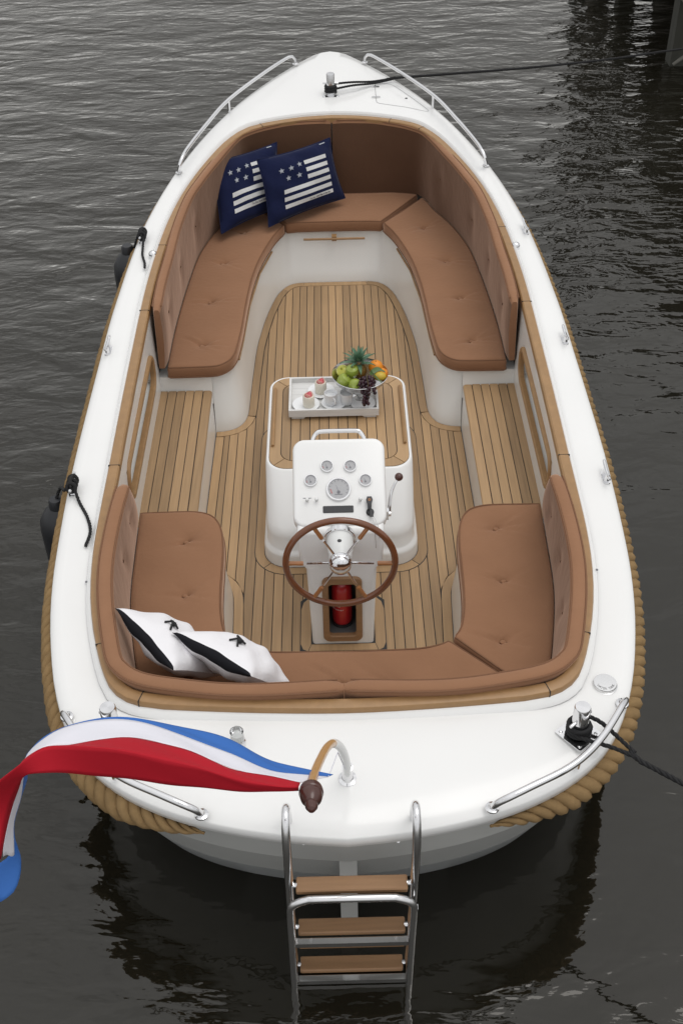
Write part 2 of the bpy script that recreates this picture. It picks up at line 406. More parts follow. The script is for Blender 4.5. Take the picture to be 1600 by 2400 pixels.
# the coaming's white face standing up from the deck
cl = [V(p) for p in loop(cK)]; cn = norms(cl)
b = B(); rows = []
for k, (tz, oo) in enumerate(((0, .03), (.1, .012), (.3, .002), (1, -.006))):
    rows.append([(p.x + q.x * oo, p.y + q.y * oo, lerp(zd(p.y) + .028 * (k > 0) + .02, zc(p.y) - .028, tz)) for p, q in zip(cl, cn)])
b.grid(rows); obj('coaming_face', b, 'gel', boat, ang=60)

# hull below the lip: topsides, chine and a darker grey band at the bottom
def hull_row(z, side, stern, bow):
    r = []
    for p, q in zip(lp, nn):
        ws = max(0, min(1, (3.3 - p.y) / 1.0)); wb = max(0, min(1, (p.y - 6.5) / 2.4)); s_ = side * (1 - ws - wb) + stern * ws + bow * wb
        x, y = p.x - q.x * s_, p.y - q.y * s_
        if abs(x) < .002 or (p.x > 0) != (x > 0): x = 0 if abs(p.x) > 1e-6 else x
        r.append((x, min(y, 9.06), zd(p.y) - .066 if z is None else z))
    return r
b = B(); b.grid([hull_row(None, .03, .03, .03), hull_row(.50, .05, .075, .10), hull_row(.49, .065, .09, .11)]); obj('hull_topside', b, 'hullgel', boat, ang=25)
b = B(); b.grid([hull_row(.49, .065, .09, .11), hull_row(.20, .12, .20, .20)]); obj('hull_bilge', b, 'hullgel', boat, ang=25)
b = B(); b.grid([hull_row(.20, .12, .20, .20), hull_row(.0, .2, .285, .28), hull_row(-.28, .45, .6, .5)]); obj('hull_lower_band', b, 'hull_low', boat, ang=25)
b = B(); b.box((0, 2.50, .22), (.066, .26, .98)); b.box((0, 2.44, .35), (.05, .1, .012)); obj('rudder', b, 'hullgel', boat)

# teak coaming cap, sawn in lengths
CW = .047
def cap_run(poly):
    P = [V(p) for p in poly]; n_ = norms(P); rows = []
    for oo, dz in ((.004, -.034), (.006, -.012), (.001, -.003), (-.006, 0), (-CW + .007, 0), (-CW, -.006), (-CW, -.04), (.004, -.034)):
        rows.append([(p.x + q.x * oo, p.y + q.y * oo, zc(p.y) + dz) for p, q in zip(P, n_)])
    bb = B(); bb.grid(rows)
    for e in (0, -1): bb.add([r[e] for r in rows[:-1]], [tuple(range(len(rows) - 1))])
    return bb
cd = spl([(x, y, 0) for x, y in mirx(COA)[1:][::-1] + COA], 1200)
cuts = [0]
for kx, ky in ((-.50, 7.91), (-1.06, 6.33), (-1.092, 5.62), (-1.089, 4.28), (-.985, 3.14), (-.78, 2.85), (.78, 2.85), (.985, 3.14), (1.089, 4.28), (1.092, 5.62), (1.05, 6.45), (.64, 7.81), (.42, 7.945)):
    cuts.append(min(range(1200), key=lambda i: (cd[i].x - kx) ** 2 + (cd[i].y - ky) ** 2))
cuts.append(1199)
segs = list(zip(cuts[1:-1], cuts[2:]))
for a, e in segs[:-1]:
    obj('coaming_plank', cap_run([tuple(p[:2]) for p in resamp(cd[a:e + 1], max(8, (e - a) // 8))][:]), 'teak_cap', boat)
run = cd[cuts[-2]:] + cd[1:cuts[1] + 1]
obj('coaming_plank', cap_run([tuple(p[:2]) for p in resamp(run, 24)]), 'teak_cap', boat)
# dark joints show between lengths
b = B()
for c in cuts[1:-1]:
    p = cd[c]; t = (cd[c + 1] - cd[c - 1]).normalized(); n_ = V((t.y, -t.x))
    q = [(p.x + n_.x * o_ + t.x * s_, p.y + n_.y * o_ + t.y * s_) for o_, s_ in ((.0068, -.0018), (.0068, .0018), (-CW - .0008, .0018), (-CW - .0008, -.0018))]
    b.prism(q, zc(p.y) - .035, zc(p.y) + .0008)
tag(obj('coaming_joint', b, 'caulk', boat, smooth=False), kind='stuff')

# inner side wall (liner) with a shelf pocket each side
lin = off(cl, -CW + .002)
PY0, PY1, PZ0, PZ1 = 4.40, 5.46, .545, .735
for sg in (1, -1):
    b = B(); ys = sorted(set([4.15 + i * .125 for i in range(13)] + [PY0, PY1])); pts = []
    hs_ = sorted([p for p in lin if p.x * sg > .5], key=lambda p: p.y)
    for y in ys: pts.append((interp(y, [p.y for p in hs_], [p.x for p in hs_]), y))
    zl = lambda y: (.30, PZ0, PZ1, zc(y) - .02)
    lean = lambda z: sg * .012 * (z - .8)
    for (x0, y0), (x1, y1) in zip(pts, pts[1:]):
        for k in range(3):
            if k == 1 and PY0 - .001 <= y0 and y1 <= PY1 + .001: continue
            q = [(x0 + lean(zl(y0)[k]), y0, zl(y0)[k]), (x1 + lean(zl(y1)[k]), y1, zl(y1)[k]), (x1 + lean(zl(y1)[k + 1]), y1, zl(y1)[k + 1]), (x0 + lean(zl(y0)[k + 1]), y0, zl(y0)[k + 1])]
            b.add(q, [(0, 1, 2, 3)])
    xm = interp(5, [p.y for p in hs_], [p.x for p in hs_]); x2 = xm + sg * .10
    b.add([(xm, PY0, PZ0), (xm, PY1, PZ0), (xm, PY1, PZ1), (xm, PY0, PZ1), (x2, PY0, PZ0), (x2, PY1, PZ0), (x2, PY1, PZ1), (x2, PY0, PZ1)],
          [(0, 1, 5, 4), (3, 7, 6, 2), (0, 4, 7, 3), (1, 2, 6, 5), (4, 5, 6, 7)])
    obj('side_lining', b, 'gel_in', boat, ang=30)
    # teak frame round the pocket
    fr = rrect(PY0, PZ0, PY1, PZ1, .075, 5); b = B(); rows = []
    fi = ccw(fr)
    for ins, dx in ((-.018, .0), (-.018, -.014), (-.012, -.02), (.006, -.02), (.012, -.014), (.012, .010)):
        rows.append([(xm + sg * dx * 1. , y, z) for y, z in inset(fi, ins)])
    b.grid(rows, closed=True); obj('pocket_frame', b, 'teak_cap', boat, ang=40)
# lining behind the backrests at the bow and the stern
nl_ = len(lin)
for nm, run in (('end_lining', [p for p in lin[:nl_ // 2] if p.y > 5.55]), ('end_lining', [p for p in lin[nl_ // 2:] if p.y > 5.55]), ('end_lining', [p for p in lin if p.y < 4.25])):
    b = B(); nr_ = norms(run); q_ = [p + k_ * interp(p.y, [2.9, 4.2, 6.2, 7.2], [.05, .018, .018, .10]) for p, k_ in zip(run, nr_)]; r_ = [p + k_ * interp(p.y, [6.2, 7.0], [.004, .042]) for p, k_ in zip(run, nr_)]; b.grid([[(p.x, p.y, .40) for p in q_], [(p.x, p.y, zc(p.y) - .036) for p in r_]]); obj(nm, b, 'gel_in', boat, ang=60)

# ------------------------------------------------------------------ cockpit sole
FZ = .12
FL = [(0, 7.29), (.16, 7.29), (.225, 7.289), (.275, 7.283), (.312, 7.268), (.345, 7.24), (.373, 7.20), (.417, 7.10), (.47, 6.87), (.503, 6.65), (.527, 6.42), (.54, 6.05), (.547, 5.76), (.553, 5.69),
      (.568, 5.635), (.598, 5.585), (.64, 5.555), (.69, 5.54), (.733, 5.536)]
FLA = [(.738, 4.9), (.744, 4.29)]
FLB = [(.70, 4.285), (.63, 4.26), (.585, 4.215), (.556, 4.147), (.546, 3.98), (.539, 3.83), (.53, 3.6), (.53, 3.3)]
floor_half = FL + FLA + FLB + [(0, 3.3)]
fpoly = ccw(floor_half + mirx(floor_half)[1:-1][::-1])
b = B(); b.prism([(x * 1.02, y) for x, y in fpoly], FZ - .06, FZ - .006); obj('floor_caulking', b, 'caulk', boat, smooth=False)
MW, GAP = .046, .0046
fin = inset(fpoly, MW + GAP + .003)
k0 = 0
for i in range(-16, 16):
    x0, x1 = i * .05 + GAP / 2, (i + 1) * .05 - GAP / 2
    q = clipx(fin, x0, x1)
    if len(q) < 3: continue
    ys = [p[1] for p in q]
    if max(ys) - min(ys) < .04: continue
    b = B(); b.prism(q, FZ - .02, FZ); obj('floor_plank', b, 'teak', boat, smooth=False)
# margin boards round the edge, cut in lengths
def board_run(pts, wd, z, parent, name='margin_board', gap=.004, m='teak', th=.02):
    """a curved plank: pts is the outer edge, wd the width to its left"""
    P = [V(p) for p in pts]; nl = [-q for q in norms(P)]
    L = sum((P[i + 1] - P[i]).length for i in range(len(P) - 1))
    o_ = [p + q * .003 for p, q in zip(P, nl)]; i_ = [p + q * (wd + .003) for p, q in zip(P, nl)]
    if gap:
        for s_ in (o_, i_):
            s_[0] = s_[0] + (s_[1] - s_[0]).normalized() * gap / 2; s_[-1] = s_[-1] + (s_[-2] - s_[-1]).normalized() * gap / 2
    bb = B(); bb.prism([tuple(p) for p in o_] + [tuple(p) for p in i_[::-1]], z - th, z); return obj(name, bb, m, parent, smooth=False)
def sm(pts, n): return [tuple(p[:2]) for p in spl([(x, y, 0) for x, y in pts], n)]
for sg in (1, -1):
    f = (lambda p: p) if sg > 0 else (lambda p: mirx(p)[::-1])
    # order so that the floor lies to the left of the run
    for run, n in ((FL[2:6 + 1], 10), (FL[6:14], 24), (FL[13:19], 14), ([(.7335, 5.484), (.738, 4.9), (.744, 4.345)], 8), (FLB, 24)):
        r = sm(run, n); r = r[::-1] if sg > 0 else mirx(r)
        board_run(r, MW, FZ + .0004, boat)
board_run([(-.225, 7.289), (0, 7.29), (.225, 7.289)][::-1], MW, FZ + .0004, boat)

# ------------------------------------------------------------------ seat bases
def wall(bot, top, zb, zt, name, m='gel_in', mids=3, bulge=.0):
    n = len(bot); rows = []
    for k in range(mids + 1):
        t = k / mids; rows.append([(lerp(a[0], c[0], t), lerp(a[1], c[1], t), lerp(zb, zt, t)) for a, c in zip(bot, top)])
    bb = B(); bb.grid(rows); return bb
SF = [(0, 7.405), (.15, 7.404), (.30, 7.395), (.345, 7.36), (.405, 7.235), (.46, 7.05), (.505, 6.85), (.538, 6.61), (.558, 6.335), (.570, 6.06), (.585, 5.86), (.598, 5.76), (.628, 5.685), (.685, 5.635), (.76, 5.622), (.99, 5.617)]
bot = spl([(x, y, 0) for x, y in FL], 60); bot = [(p.x, p.y) for p in bot]
topc = spl([(x, y, 0) for x, y in [(0, 7.44), (.31, 7.425), (.37, 7.375), (.425, 7.25), (.48, 7.06), (.525, 6.85), (.557, 6.61), (.576, 6.335), (.588, 6.06), (.603, 5.87), (.615, 5.78), (.64, 5.71), (.69, 5.658), (.74, 5.645)]], 60); topc = [(p.x, p.y) for p in topc]
b = B()
for sg in (1, -1):
    g = (lambda p: p) if sg > 0 else mirx
    n = 60; rows = []
    for zz, t in ((FZ - .02, 0), (FZ + .012, .0), (.2, .3), (.3, .62), (.40, .93), (.45, 1)):
        rows.append([(lerp(a[0], c[0], t) * sg, lerp(a[1], c[1], t), zz) for a, c in zip(bot, topc)])
    b.grid(rows)
    b.add([(sg * .74, 5.645, .45), (sg * 1.07, 5.64, .45), (sg * 1.07, 5.615, .30), (sg * .735, 5.575, .30)], [(0, 1, 2, 3)])
    # seat board under the cushions
    pl = [(sg * x, y) for x, y in topc] + [(sg * 1.05, 5.64), (sg * 1.05, 6.2), (sg * .95, 6.95), (sg * .72, 7.6), (sg * .55, 7.88), (0, 7.95)]
    b.add([(x, y, .448) for x, y in pl], [tuple(range(len(pl)))])
obj('bow_seat_base', b, 'gel_in', boat, ang=50)
SA = [(0, 3.383), (.20, 3.387), (.33, 3.393), (.42, 3.412), (.473, 3.44), (.51, 3.49), (.53, 3.55), (.545, 3.64), (.554, 3.76), (.558, 3.94), (.562, 4.07), (.575, 4.18), (.598, 4.255), (.64, 4.31), (.71, 4.337), (.80, 4.342), (1.0, 4.338)]
bot = [(p.x, p.y) for p in spl([(x, y, 0) for x, y in [(0, 3.44), (.40, 3.46), (.48, 3.50), (.52, 3.58), (.539, 3.83), (.546, 3.98), (.556, 4.147), (.585, 4.215), (.63, 4.26), (.70, 4.285), (1.05, 4.29)]], 50)]
topa = [(p.x, p.y) for p in spl([(x, y, 0) for x, y in [(0, 3.35), (.40, 3.375), (.50, 3.44), (.54, 3.53), (.567, 3.76), (.571, 3.94), (.577, 4.07), (.60, 4.18), (.65, 4.26), (.72, 4.31), (1.05, 4.315)]], 50)]
b = B()
for sg in (1, -1):
    rows = []
    for zz, t in ((FZ - .02, 0), (FZ + .012, 0), (.3, .6), (.45, 1)):
        rows.append([(lerp(a[0], c[0], t) * sg, lerp(a[1], c[1], t), zz) for a, c in zip(bot, topa)])
    b.grid(rows)
    pl = [(sg * x, y) for x, y in topa] + [(sg * 1.05, 3.75), (sg * .98, 3.3), (sg * .86, 3.0), (0, 2.92)]
    b.add([(x, y, .448) for x, y in pl], [tuple(range(len(pl)))])
obj('stern_seat_base', b, 'gel_in', boat, ang=50)
# grab strips under the bow seat and the latch
b = B(); b.tube([(-.215, 7.352, .425), (.215, 7.352, .425)], .0085, 8); b.box((0, 7.372, .425), (.034, .04, .034))
obj('hatch_pull_bar', b, 'teak_cap', boat)
for sg in (1, -1):
    b = B(); b.tube([(sg * .432, 7.17, .432), (sg * .505, 6.87, .432), (sg * .555, 6.45, .432), (sg * .575, 6.05, .432), (sg * .59, 5.84, .432)], .0075, 8)
    obj('seat_edge_strip', b, 'teak_cap', boat)

# low teak side benches
BZ = .37
for sg in (1, -1):
    sb = part('side_bench', boat)
    b = B(); b.add([(sg * .7335, 5.62, FZ - .01), (sg * .7440, 4.25, FZ - .01), (sg * .752, 4.25, BZ - .012), (sg * .745, 5.62, BZ - .012)], [(0, 1, 2, 3)])
    b.prism([(sg * .75, 4.25), (sg * 1.08, 4.25), (sg * 1.08, 5.62), (sg * .75, 5.62)], BZ - .05, BZ - .007)
    o = obj('bench_panel', b, 'gel_in', sb)
    b = B(); b.prism([(sg * .75, 4.26), (sg * 1.055, 4.26), (sg * 1.055, 5.61), (sg * .75, 5.61)], BZ - .006, BZ - .0055); obj('bench_caulking', b, 'caulk', sb, smooth=False)
    for i in range(6):
        xa, xb = .742 + i * .0515 + (GAP / 2 if i else 0), .742 + (i + 1) * .0515 - GAP / 2
        q = [(sg * xa, 4.26), (sg * xb, 4.26), (sg * xb, 5.612 - (.0 if i else .0)), (sg * (xa + (.012 if i == 0 else 0)), 5.612)]
        if i == 0: q.append((sg * xa, 5.60))
        b = B(); b.prism(q, BZ - .022, BZ, ch=.0025 if i == 0 else 0); obj('plank', b, 'teak', sb, smooth=False)
    for y in (5.44, 4.42): b = B(); b.box((sg * 1.052, y, BZ + .008), (.012, .05, .016)); obj('bench_hinge', b, 'chrome', sb)

# ------------------------------------------------------------------ engine box
eb = part('engine_box', boat)
def ring(x, y0, y1, r, z, n=8): return [(p[0], p[1], z) for p in rrect(-x, y0, x, y1, r, n)]
b = B()
b.grid([ring(.405, 4.342, 5.56, .13, FZ - .01), ring(.403, 4.347, 5.56, .13, .185), ring(.398, 4.352, 5.555, .125, .198), ring(.388, 4.366, 5.545, .118, .206), ring(.384, 4.374, 5.538, .115, .214),
        ring(.384, 4.385, 5.535, .113, .28), ring(.3845, 4.395, 5.535, .113, .305), ring(.385, 4.42, 5.533, .113, .328), ring(.386, 4.52, 5.528, .112, .411),
        ring(.387, 4.620, 5.524, .111, .489), ring(.3865, 4.642, 5.520, .110, .504), ring(.384, 4.655, 5.514, .107, .514), ring(.377, 4.664, 5.507, .10, .520), ring(.371, 4.669, 5.502, .097, .518), ring(.371, 4.669, 5.502, .097, .508)], closed=True)
b.f.append(tuple(range(len(b.v) - 36, len(b.v))))
obj('engine_box_shell', b, 'gel', eb, ang=60)
TZ = .5205
b = B(); b.prism(rrect(-.368, 4.672, .368, 5.499, .095, 8), TZ - .016, TZ - .005); obj('box_caulking', b, 'caulk', eb, smooth=False)
outer = rrect(-.3685, 4.6715, .3685, 5.4995, .095, 8); inner = rrect(-.310, 4.730, .310, 5.441, .075, 8)
# four border boards mitred at the corners
q = len(outer) // 4
for k in range(4):
    s_ = [(k * q + 4 + j) % (4 * q) for j in range(q + 1)]
    o_ = [V(outer[j]) for j in s_]; i_ = [V(inner[j]) for j in s_]
    for u in (o_, i_):
        e0 = (u[1] - u[0]).normalized() * .002; u[0] += e0; e1 = (u[-2] - u[-1]).normalized() * .002; u[-1] += e1
    b = B(); b.prism([tuple(p) for p in o_] + [tuple(p) for p in i_[::-1]], TZ - .016, TZ); obj('border_board', b, 'teak', eb, smooth=False)
field = inset(ccw(inner), .0045)
for i in range(-6, 6):
    qx = clipx(field, i * .0515 + GAP / 2 - .0001, (i + 1) * .0515 - GAP / 2)
    if len(qx) > 2: b = B(); b.prism(qx, TZ - .016, TZ); obj('plank', b, 'teak', eb, smooth=False)
for sg in (1, -1):
    b = B(); b.tube([(sg * .352, 4.855, TZ + .008), (sg * .352, 4.865, TZ + .008), (sg * .352, 5.385, TZ + .008)], .0085, 8); obj('fiddle_rail', b, 'teak_cap', eb)
# margin boards on the sole round the box and the console
ro = rrect(-.455, 4.292, .455, 5.61, .17, 8); ri = rrect(-.408, 4.339, .408, 5.563, .133, 8)
q = len(ro) // 4
for k in range(4):
    s_ = [(k * q + 4 + j) % (4 * q) for j in range(q + 1)]
    b = B(); o_ = [V(ro[j]) for j in s_]; i_ = [V(ri[j]) for j in s_]
    for u in (o_, i_):
        e0 = (u[1] - u[0]).normalized() * .002; u[0] += e0; e1 = (u[-2] - u[-1]).normalized() * .002; u[-1] += e1
    b.prism([tuple(p) for p in o_] + [tuple(p) for p in i_[::-1]], FZ - .01, FZ + .0012); obj('margin_board', b, 'teak', boat, smooth=False)
b = B(); b.prism(rrect(-.459, 4.288, .459, 5.614, .172, 8), FZ - .01, FZ + .0005); 
b.prism([(-.211, 3.751), (.211, 3.751), (.211, 4.09), (.18, 4.12), (-.18, 4.12), (-.211, 4.09)], FZ - .01, FZ + .0005)
obj('sole_joint', b, 'caulk', boat, smooth=False)
for sg in (1, -1):
    b = B(); b.prism([(sg * .157, 3.796), (sg * .172, 3.752), (sg * .195, 3.765), (sg * .207, 3.80), (sg * .207, 4.03), (sg * .195, 4.08), (sg * .165, 4.115), (sg * .157, 4.115)], FZ - .01, FZ + .0012); obj('margin_board', b, 'teak', boat, smooth=False)
b = B(); b.prism([(-.155, 3.795), (-.168, 3.753), (.168, 3.753), (.155, 3.795)], FZ - .01, FZ + .0012); obj('margin_board', b, 'teak', boat, smooth=False)

# ------------------------------------------------------------------ helm console
hc = part('helm_console', boat)
CY = lambda z: 3.80 + .06 * (z - .12) / .6           # the after face leans forward a little
def half_w(z): return interp(z, [.12, .5, .58, .62, .79], [.148, .160, .164, .195, .200])
RX, RZ0, RZ1 = .0655, .1765, .494                         # opening for the extinguisher
b = B()
zs = [.115, RZ0, RZ1, .575, .615, .79]
for (za, zb) in zip(zs, zs[1:]):
    xa, xb = half_w(za), half_w(zb)
    if za == RZ0:
        for s_ in (1, -1): b.add([(s_ * RX, CY(za), za), (s_ * xa, CY(za), za), (s_ * xb, CY(zb), zb), (s_ * RX, CY(zb), zb)], [(0, 1, 2, 3)])
    else: b.add([(-xa, CY(za), za), (xa, CY(za), za), (xb, CY(zb), zb), (-xb, CY(zb), zb)], [(0, 1, 2, 3)])
    for s_ in (1, -1): b.add([(s_ * xa, CY(za), za), (s_ * xa, 4.42, za), (s_ * xb, 4.42, zb), (s_ * xb, CY(zb), zb)], [(0, 1, 2, 3)])
b.add([(-.2, CY(.79), .79), (.2, CY(.79), .79), (.185, 4.235, .955), (-.185, 4.235, .955)], [(0, 1, 2, 3)])
b.add([(-.185, 4.235, .955), (.185, 4.235, .955), (.2, 4.42, .6), (-.2, 4.42, .6)], [(0, 1, 2, 3)])
for s_ in (1, -1): b.add([(s_ * .2, CY(.79), .79), (s_ * .185, 4.235, .955), (s_ * .2, 4.42, .6)], [(0, 1, 2)])
o = obj('console_body', b, 'gel', hc, ang=40)
md = o.modifiers.new('soft_edges', 'BEVEL'); md.width = .016; md.segments = 3; md.limit_method = 'ANGLE'; md.angle_limit = radians(40)
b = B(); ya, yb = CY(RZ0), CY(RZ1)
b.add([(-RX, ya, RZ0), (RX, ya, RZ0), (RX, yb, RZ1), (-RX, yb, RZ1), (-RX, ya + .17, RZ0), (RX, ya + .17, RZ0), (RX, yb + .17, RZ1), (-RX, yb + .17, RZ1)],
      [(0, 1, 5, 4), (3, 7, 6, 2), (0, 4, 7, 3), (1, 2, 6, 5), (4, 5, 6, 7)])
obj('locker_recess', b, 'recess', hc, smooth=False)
fo = rrect(-.094, .142, .094, .533, .034, 6); fi_ = rrect(-.064, .178, .064, .492, .016, 6)
b = B(); rows = []
for pl, dy in ((fo, .004), (fo, -.010), (inset(fo, .004), -.014), (inset(fi_, -.004), -.014), (fi_, -.010), (fi_, .010)):
    rows.append([(x, CY(z) + dy, z) for x, z in pl])
b.grid(rows, closed=True); obj('locker_frame', b, 'teak_wet', hc, ang=40)
# sloping dash panel
U = V((0, .37, .23)).normalized(); Nn = V((0, -.23, .37)).normalized(); D0 = V((0, 3.88, .80))
def dash(x, s_, h=0.): return D0 + V((x, 0, 0)) + U * s_ + Nn * h
DR = rrect(-.214, .008, .212, .436, .055, 7)
b = B(); rows = []
for ins, h in ((.004, -.075), (0, -.07), (0, -.016), (.004, -.005), (.010, -.001), (.018, 0)):
    rows.append([dash(x, s_, h) for x, s_ in inset(DR, ins)])
b.grid(rows, closed=True); k = len(b.v); b.f.append(tuple(range(k - len(DR), k)))
obj('dash_panel', b, 'gel', hc, ang=50)
RM = Matrix((V((1, 0, 0)), U, Nn)).transposed()
def on_dash(prof, x, s_, name, m, n=28, ang=40, parent=None):
    b = B(); b.lathe(prof, dash(x, s_, .0006), n, RM); return obj(name, b, m, parent or hc, ang=ang)
for x, s_, r in ((-.056, .298, .0295), (.051, .296, .0295), (-.132, .230, .0295), (.119, .226, .0295), (-.005, .185, .057)):
    g = on_dash([(r, 0), (r, .008), (r * .97, .011), (r * .86, .011), (r * .82, .006)], x, s_, 'gauge', 'chrome')
    on_dash([(r * .84, .006), (r * .4, .0062), (.0001, .0062)], x, s_, 'dial', 'dial', parent=g)
    b = B()
    for k in range(11):
        a = pi * (-.15 + 1.3 * k / 10); l0, l1 = r * .66, r * (.78 if k % 5 else .8)
        t = .0009 if r < .04 else .0011; e = V((cos(a), sin(a))); f_ = V((-e.y, e.x)) * t
        b.add([dash(x, s_, .0072) + RM @ V((*(e * l + f_ * w_), 0)) for l, w_ in ((l0, -1), (l1, -1), (l1, 1), (l0, 1))], [(0, 1, 2, 3)])
    a = 1.9; e = V((cos(a), sin(a))); f_ = V((-e.y, e.x)) * .0012
    b.add([dash(x, s_ - r * .25, .0074) + RM @ V((*(e * l + f_ * w_), 0)) for l, w_ in ((0, -1), (r * .62, -.4), (r * .62, .4), (0, 1))], [(0, 1, 2, 3)])
    bb = B(); bb.lathe([(r * .13, .0072), (r * .13, .009), (.0001, .009)], dash(x, s_ - r * .25), 14, RM); b.add(bb.v, bb.f)
    if r > .04: b.add([dash(x + dx, s_ - r * .48 + dy, .0074) for dx, dy in ((-.018, 0), (.018, 0), (.018, .003), (-.018, .003))], [(0, 1, 2, 3)])
    obj('dial_marks', b, 'dialmark', g, smooth=False)
    b = B(); rr_ = [[dash(x, s_, .0073) + RM @ V((cos(a) * l, sin(a) * l, 0)) for a in [pi * (1.0 + .2 * i / 6) for i in range(7)]] for l in (r * .58, r * .66)]
    b.grid(rr_); obj('red_zone', b, 'dialred', g, smooth=False)
for x, s_ in ((-.149, .134), (-.106, .134), (.093, .131)):
    on_dash([(.0065, 0), (.006, .012), (.0085, .016), (.0085, .022), (.0055, .026), (.0001, .027)], x, s_, 'pull_knob', 'whiteplastic', 14)
b = B(); b.add([dash(-.149 + dx, .145 + dy, .001) for dx, dy in ((-.019, 0), (.019, 0), (.019, .003), (-.019, .003))], [(0, 1, 2, 3)]); obj('knob_label', b, 'dialmark', hc, smooth=False)
b = B(); dr = rrect(-.078, .0735, .061, .106, .004, 3); b.grid([[dash(x, y, h) for x, y in inset(dr, i_)] for i_, h in ((0, 0), (0, .003), (.0015, .0045))], closed=True)
k = len(b.v); b.f.append(tuple(range(k - len(dr), k))); obj('display_strip', b, 'black_plastic', hc)
# ignition with kill-cord float
ks = part('ignition_switch', hc)
b = B(); b.lathe([(.018, 0), (.018, .006), (.012, .012), (.0001, .013)], dash(.136, .072), 20, RM); b.box(dash(.139, .066, .018), (.010, .022, .018), RM); b.box(dash(.142, .055, .022), (.016, .02, .012), RM); obj('lock_barrel', b, 'black_plastic', ks)
b = B(); dr = [(-.010, .033), (.010, .033), (.015, .018), (.010, .0), (.008, -.03), (-.008, -.03), (-.010, .0), (-.015, .018)]
b.grid([[dash(.134 + x * i_, .108 + y * i_, h) for x, y in dr] for i_, h in ((1, .012), (1, .024), (.85, .027))], closed=True); k = len(b.v); b.f.append(tuple(range(k - 8, k))); obj('key_float', b, 'black_plastic', ks)
b = B(); b.lathe([(.0065, 0), (.0065, .0012), (.0025, .0012), (.0025, 0)], dash(.134, .124, .0275), 16, RM); obj('key_eyelet', b, 'grip', ks)
b = B(); b.tube([dash(.144, .055, .02), dash(.150, .02, .012), V((.156, 3.865, .78)), V((.160, 3.85, .70))], .0012, 6); b.tube([dash(.146, .055, .02), dash(.160, .03, .014), dash(.170, .003, .006), V((.176, 3.86, .75))], .0012, 6); obj('key_cord', b, 'steel', ks)
b = B(); b.tube(spl([(-.125, 4.245, .985), (-.121, 4.27, 1.005), (-.105, 4.298, 1.022), (-.085, 4.306, 1.029), (0, 4.307, 1.030), (.085, 4.306, 1.029), (.105, 4.298, 1.022), (.121, 4.27, 1.005), (.125, 4.245, .985)], 40), .0105, 10); obj('grab_bar', b, 'chrome', hc)
# gear lever on the starboard side of the console
gl_ = part('gear_lever', boat)
b = B(); b.box((.212, 4.0, .775), (.022, .028, .05)); b.lathe([(.012, 0), (.012, .012), (.0001, .014)], (.222, 4.0, .775), 12, Matrix.Rotation(pi / 2, 3, 'Y')); obj('lever_pivot', b, 'chrome', gl_)
b = B(); P = spl([(.226, 4.0, .765), (.228, 4.02, .805), (.236, 4.05, .85), (.252, 4.075, .885), (.270, 4.095, .905)], 14); b.tube(P, [.009 - .004 * i / 13 for i in range(14)], 8); obj('lever_arm', b, 'chrome', gl_)
b = B(); b.ball((.274, 4.10, .912), .0195, 18); obj('lever_knob', b, 'dark_wood', gl_)

# steering wheel
sw = part('steering_wheel', boat)
WC = V((-.004, 3.715, .738)); th = radians(3)
WU = V((0, sin(th), cos(th))); WN = V((0, -cos(th), sin(th)))     # up in the wheel's plane, and out towards the helmsman
wp = lambda r, a, h=0.: WC + V((1, 0, 0)) * r * cos(a) + WU * r * sin(a) + WN * h
b = B(); b.tube([wp(.2435, 2 * pi * k / 72) for k in range(72)], .0155, 14, closed=True); obj('wheel_rim', b, 'mahog', sw)
for k in range(6):
    a = pi / 3 * k - radians(1.5)
    b = B(); b.tube([wp(.03, a, -.004), wp(.15, a)], .0052, 8); b.tube([wp(.03, a + .07, -.008), wp(.15, a + .012)], .0035, 6); obj('spoke', b, 'chrome', sw)
    b = B(); b.tube([wp(.165, a), wp(.17, a), wp(.200, a), wp(.234, a)], [.0095, .0105, .0098, .0105], 10); obj('spoke_grip', b, 'grip', sw)
WM = Matrix((V((1, 0, 0)), WU, WN)).transposed()
b = B(); b.lathe([(.040, -.03), (.049, -.026), (.052, -.012), (.052, .006), (.048, .014), (.049, .018), (.044, .030), (.030, .040), (.014, .044), (.0001, .045)], WC, 32, WM); obj('wheel_hub', b, 'chrome', sw)
CF = V((-.004, 3.862, .752)); ax = (CF - WC); am = ax.normalized().to_track_quat('Z', 'Y').to_matrix()
b = B(); b.lathe([(.047, .01), (.050, .03), (.056, .07), (.060, .10), (.061, ax.length + .02)], WC, 28, am); obj('steering_column', b, 'whiteplastic', sw)
b = B(); b.lathe([(.060, ax.length - .005), (.069, ax.length - .005), (.072, ax.length - .002), (.072, ax.length + .02)], WC, 30, am); obj('column_flange', b, 'chrome', sw)
b = B(); b.ball(WC + V((-.002, .080, .062)), (.011, .011, .007), 14); obj('column_plug', b, 'black_plastic', sw)

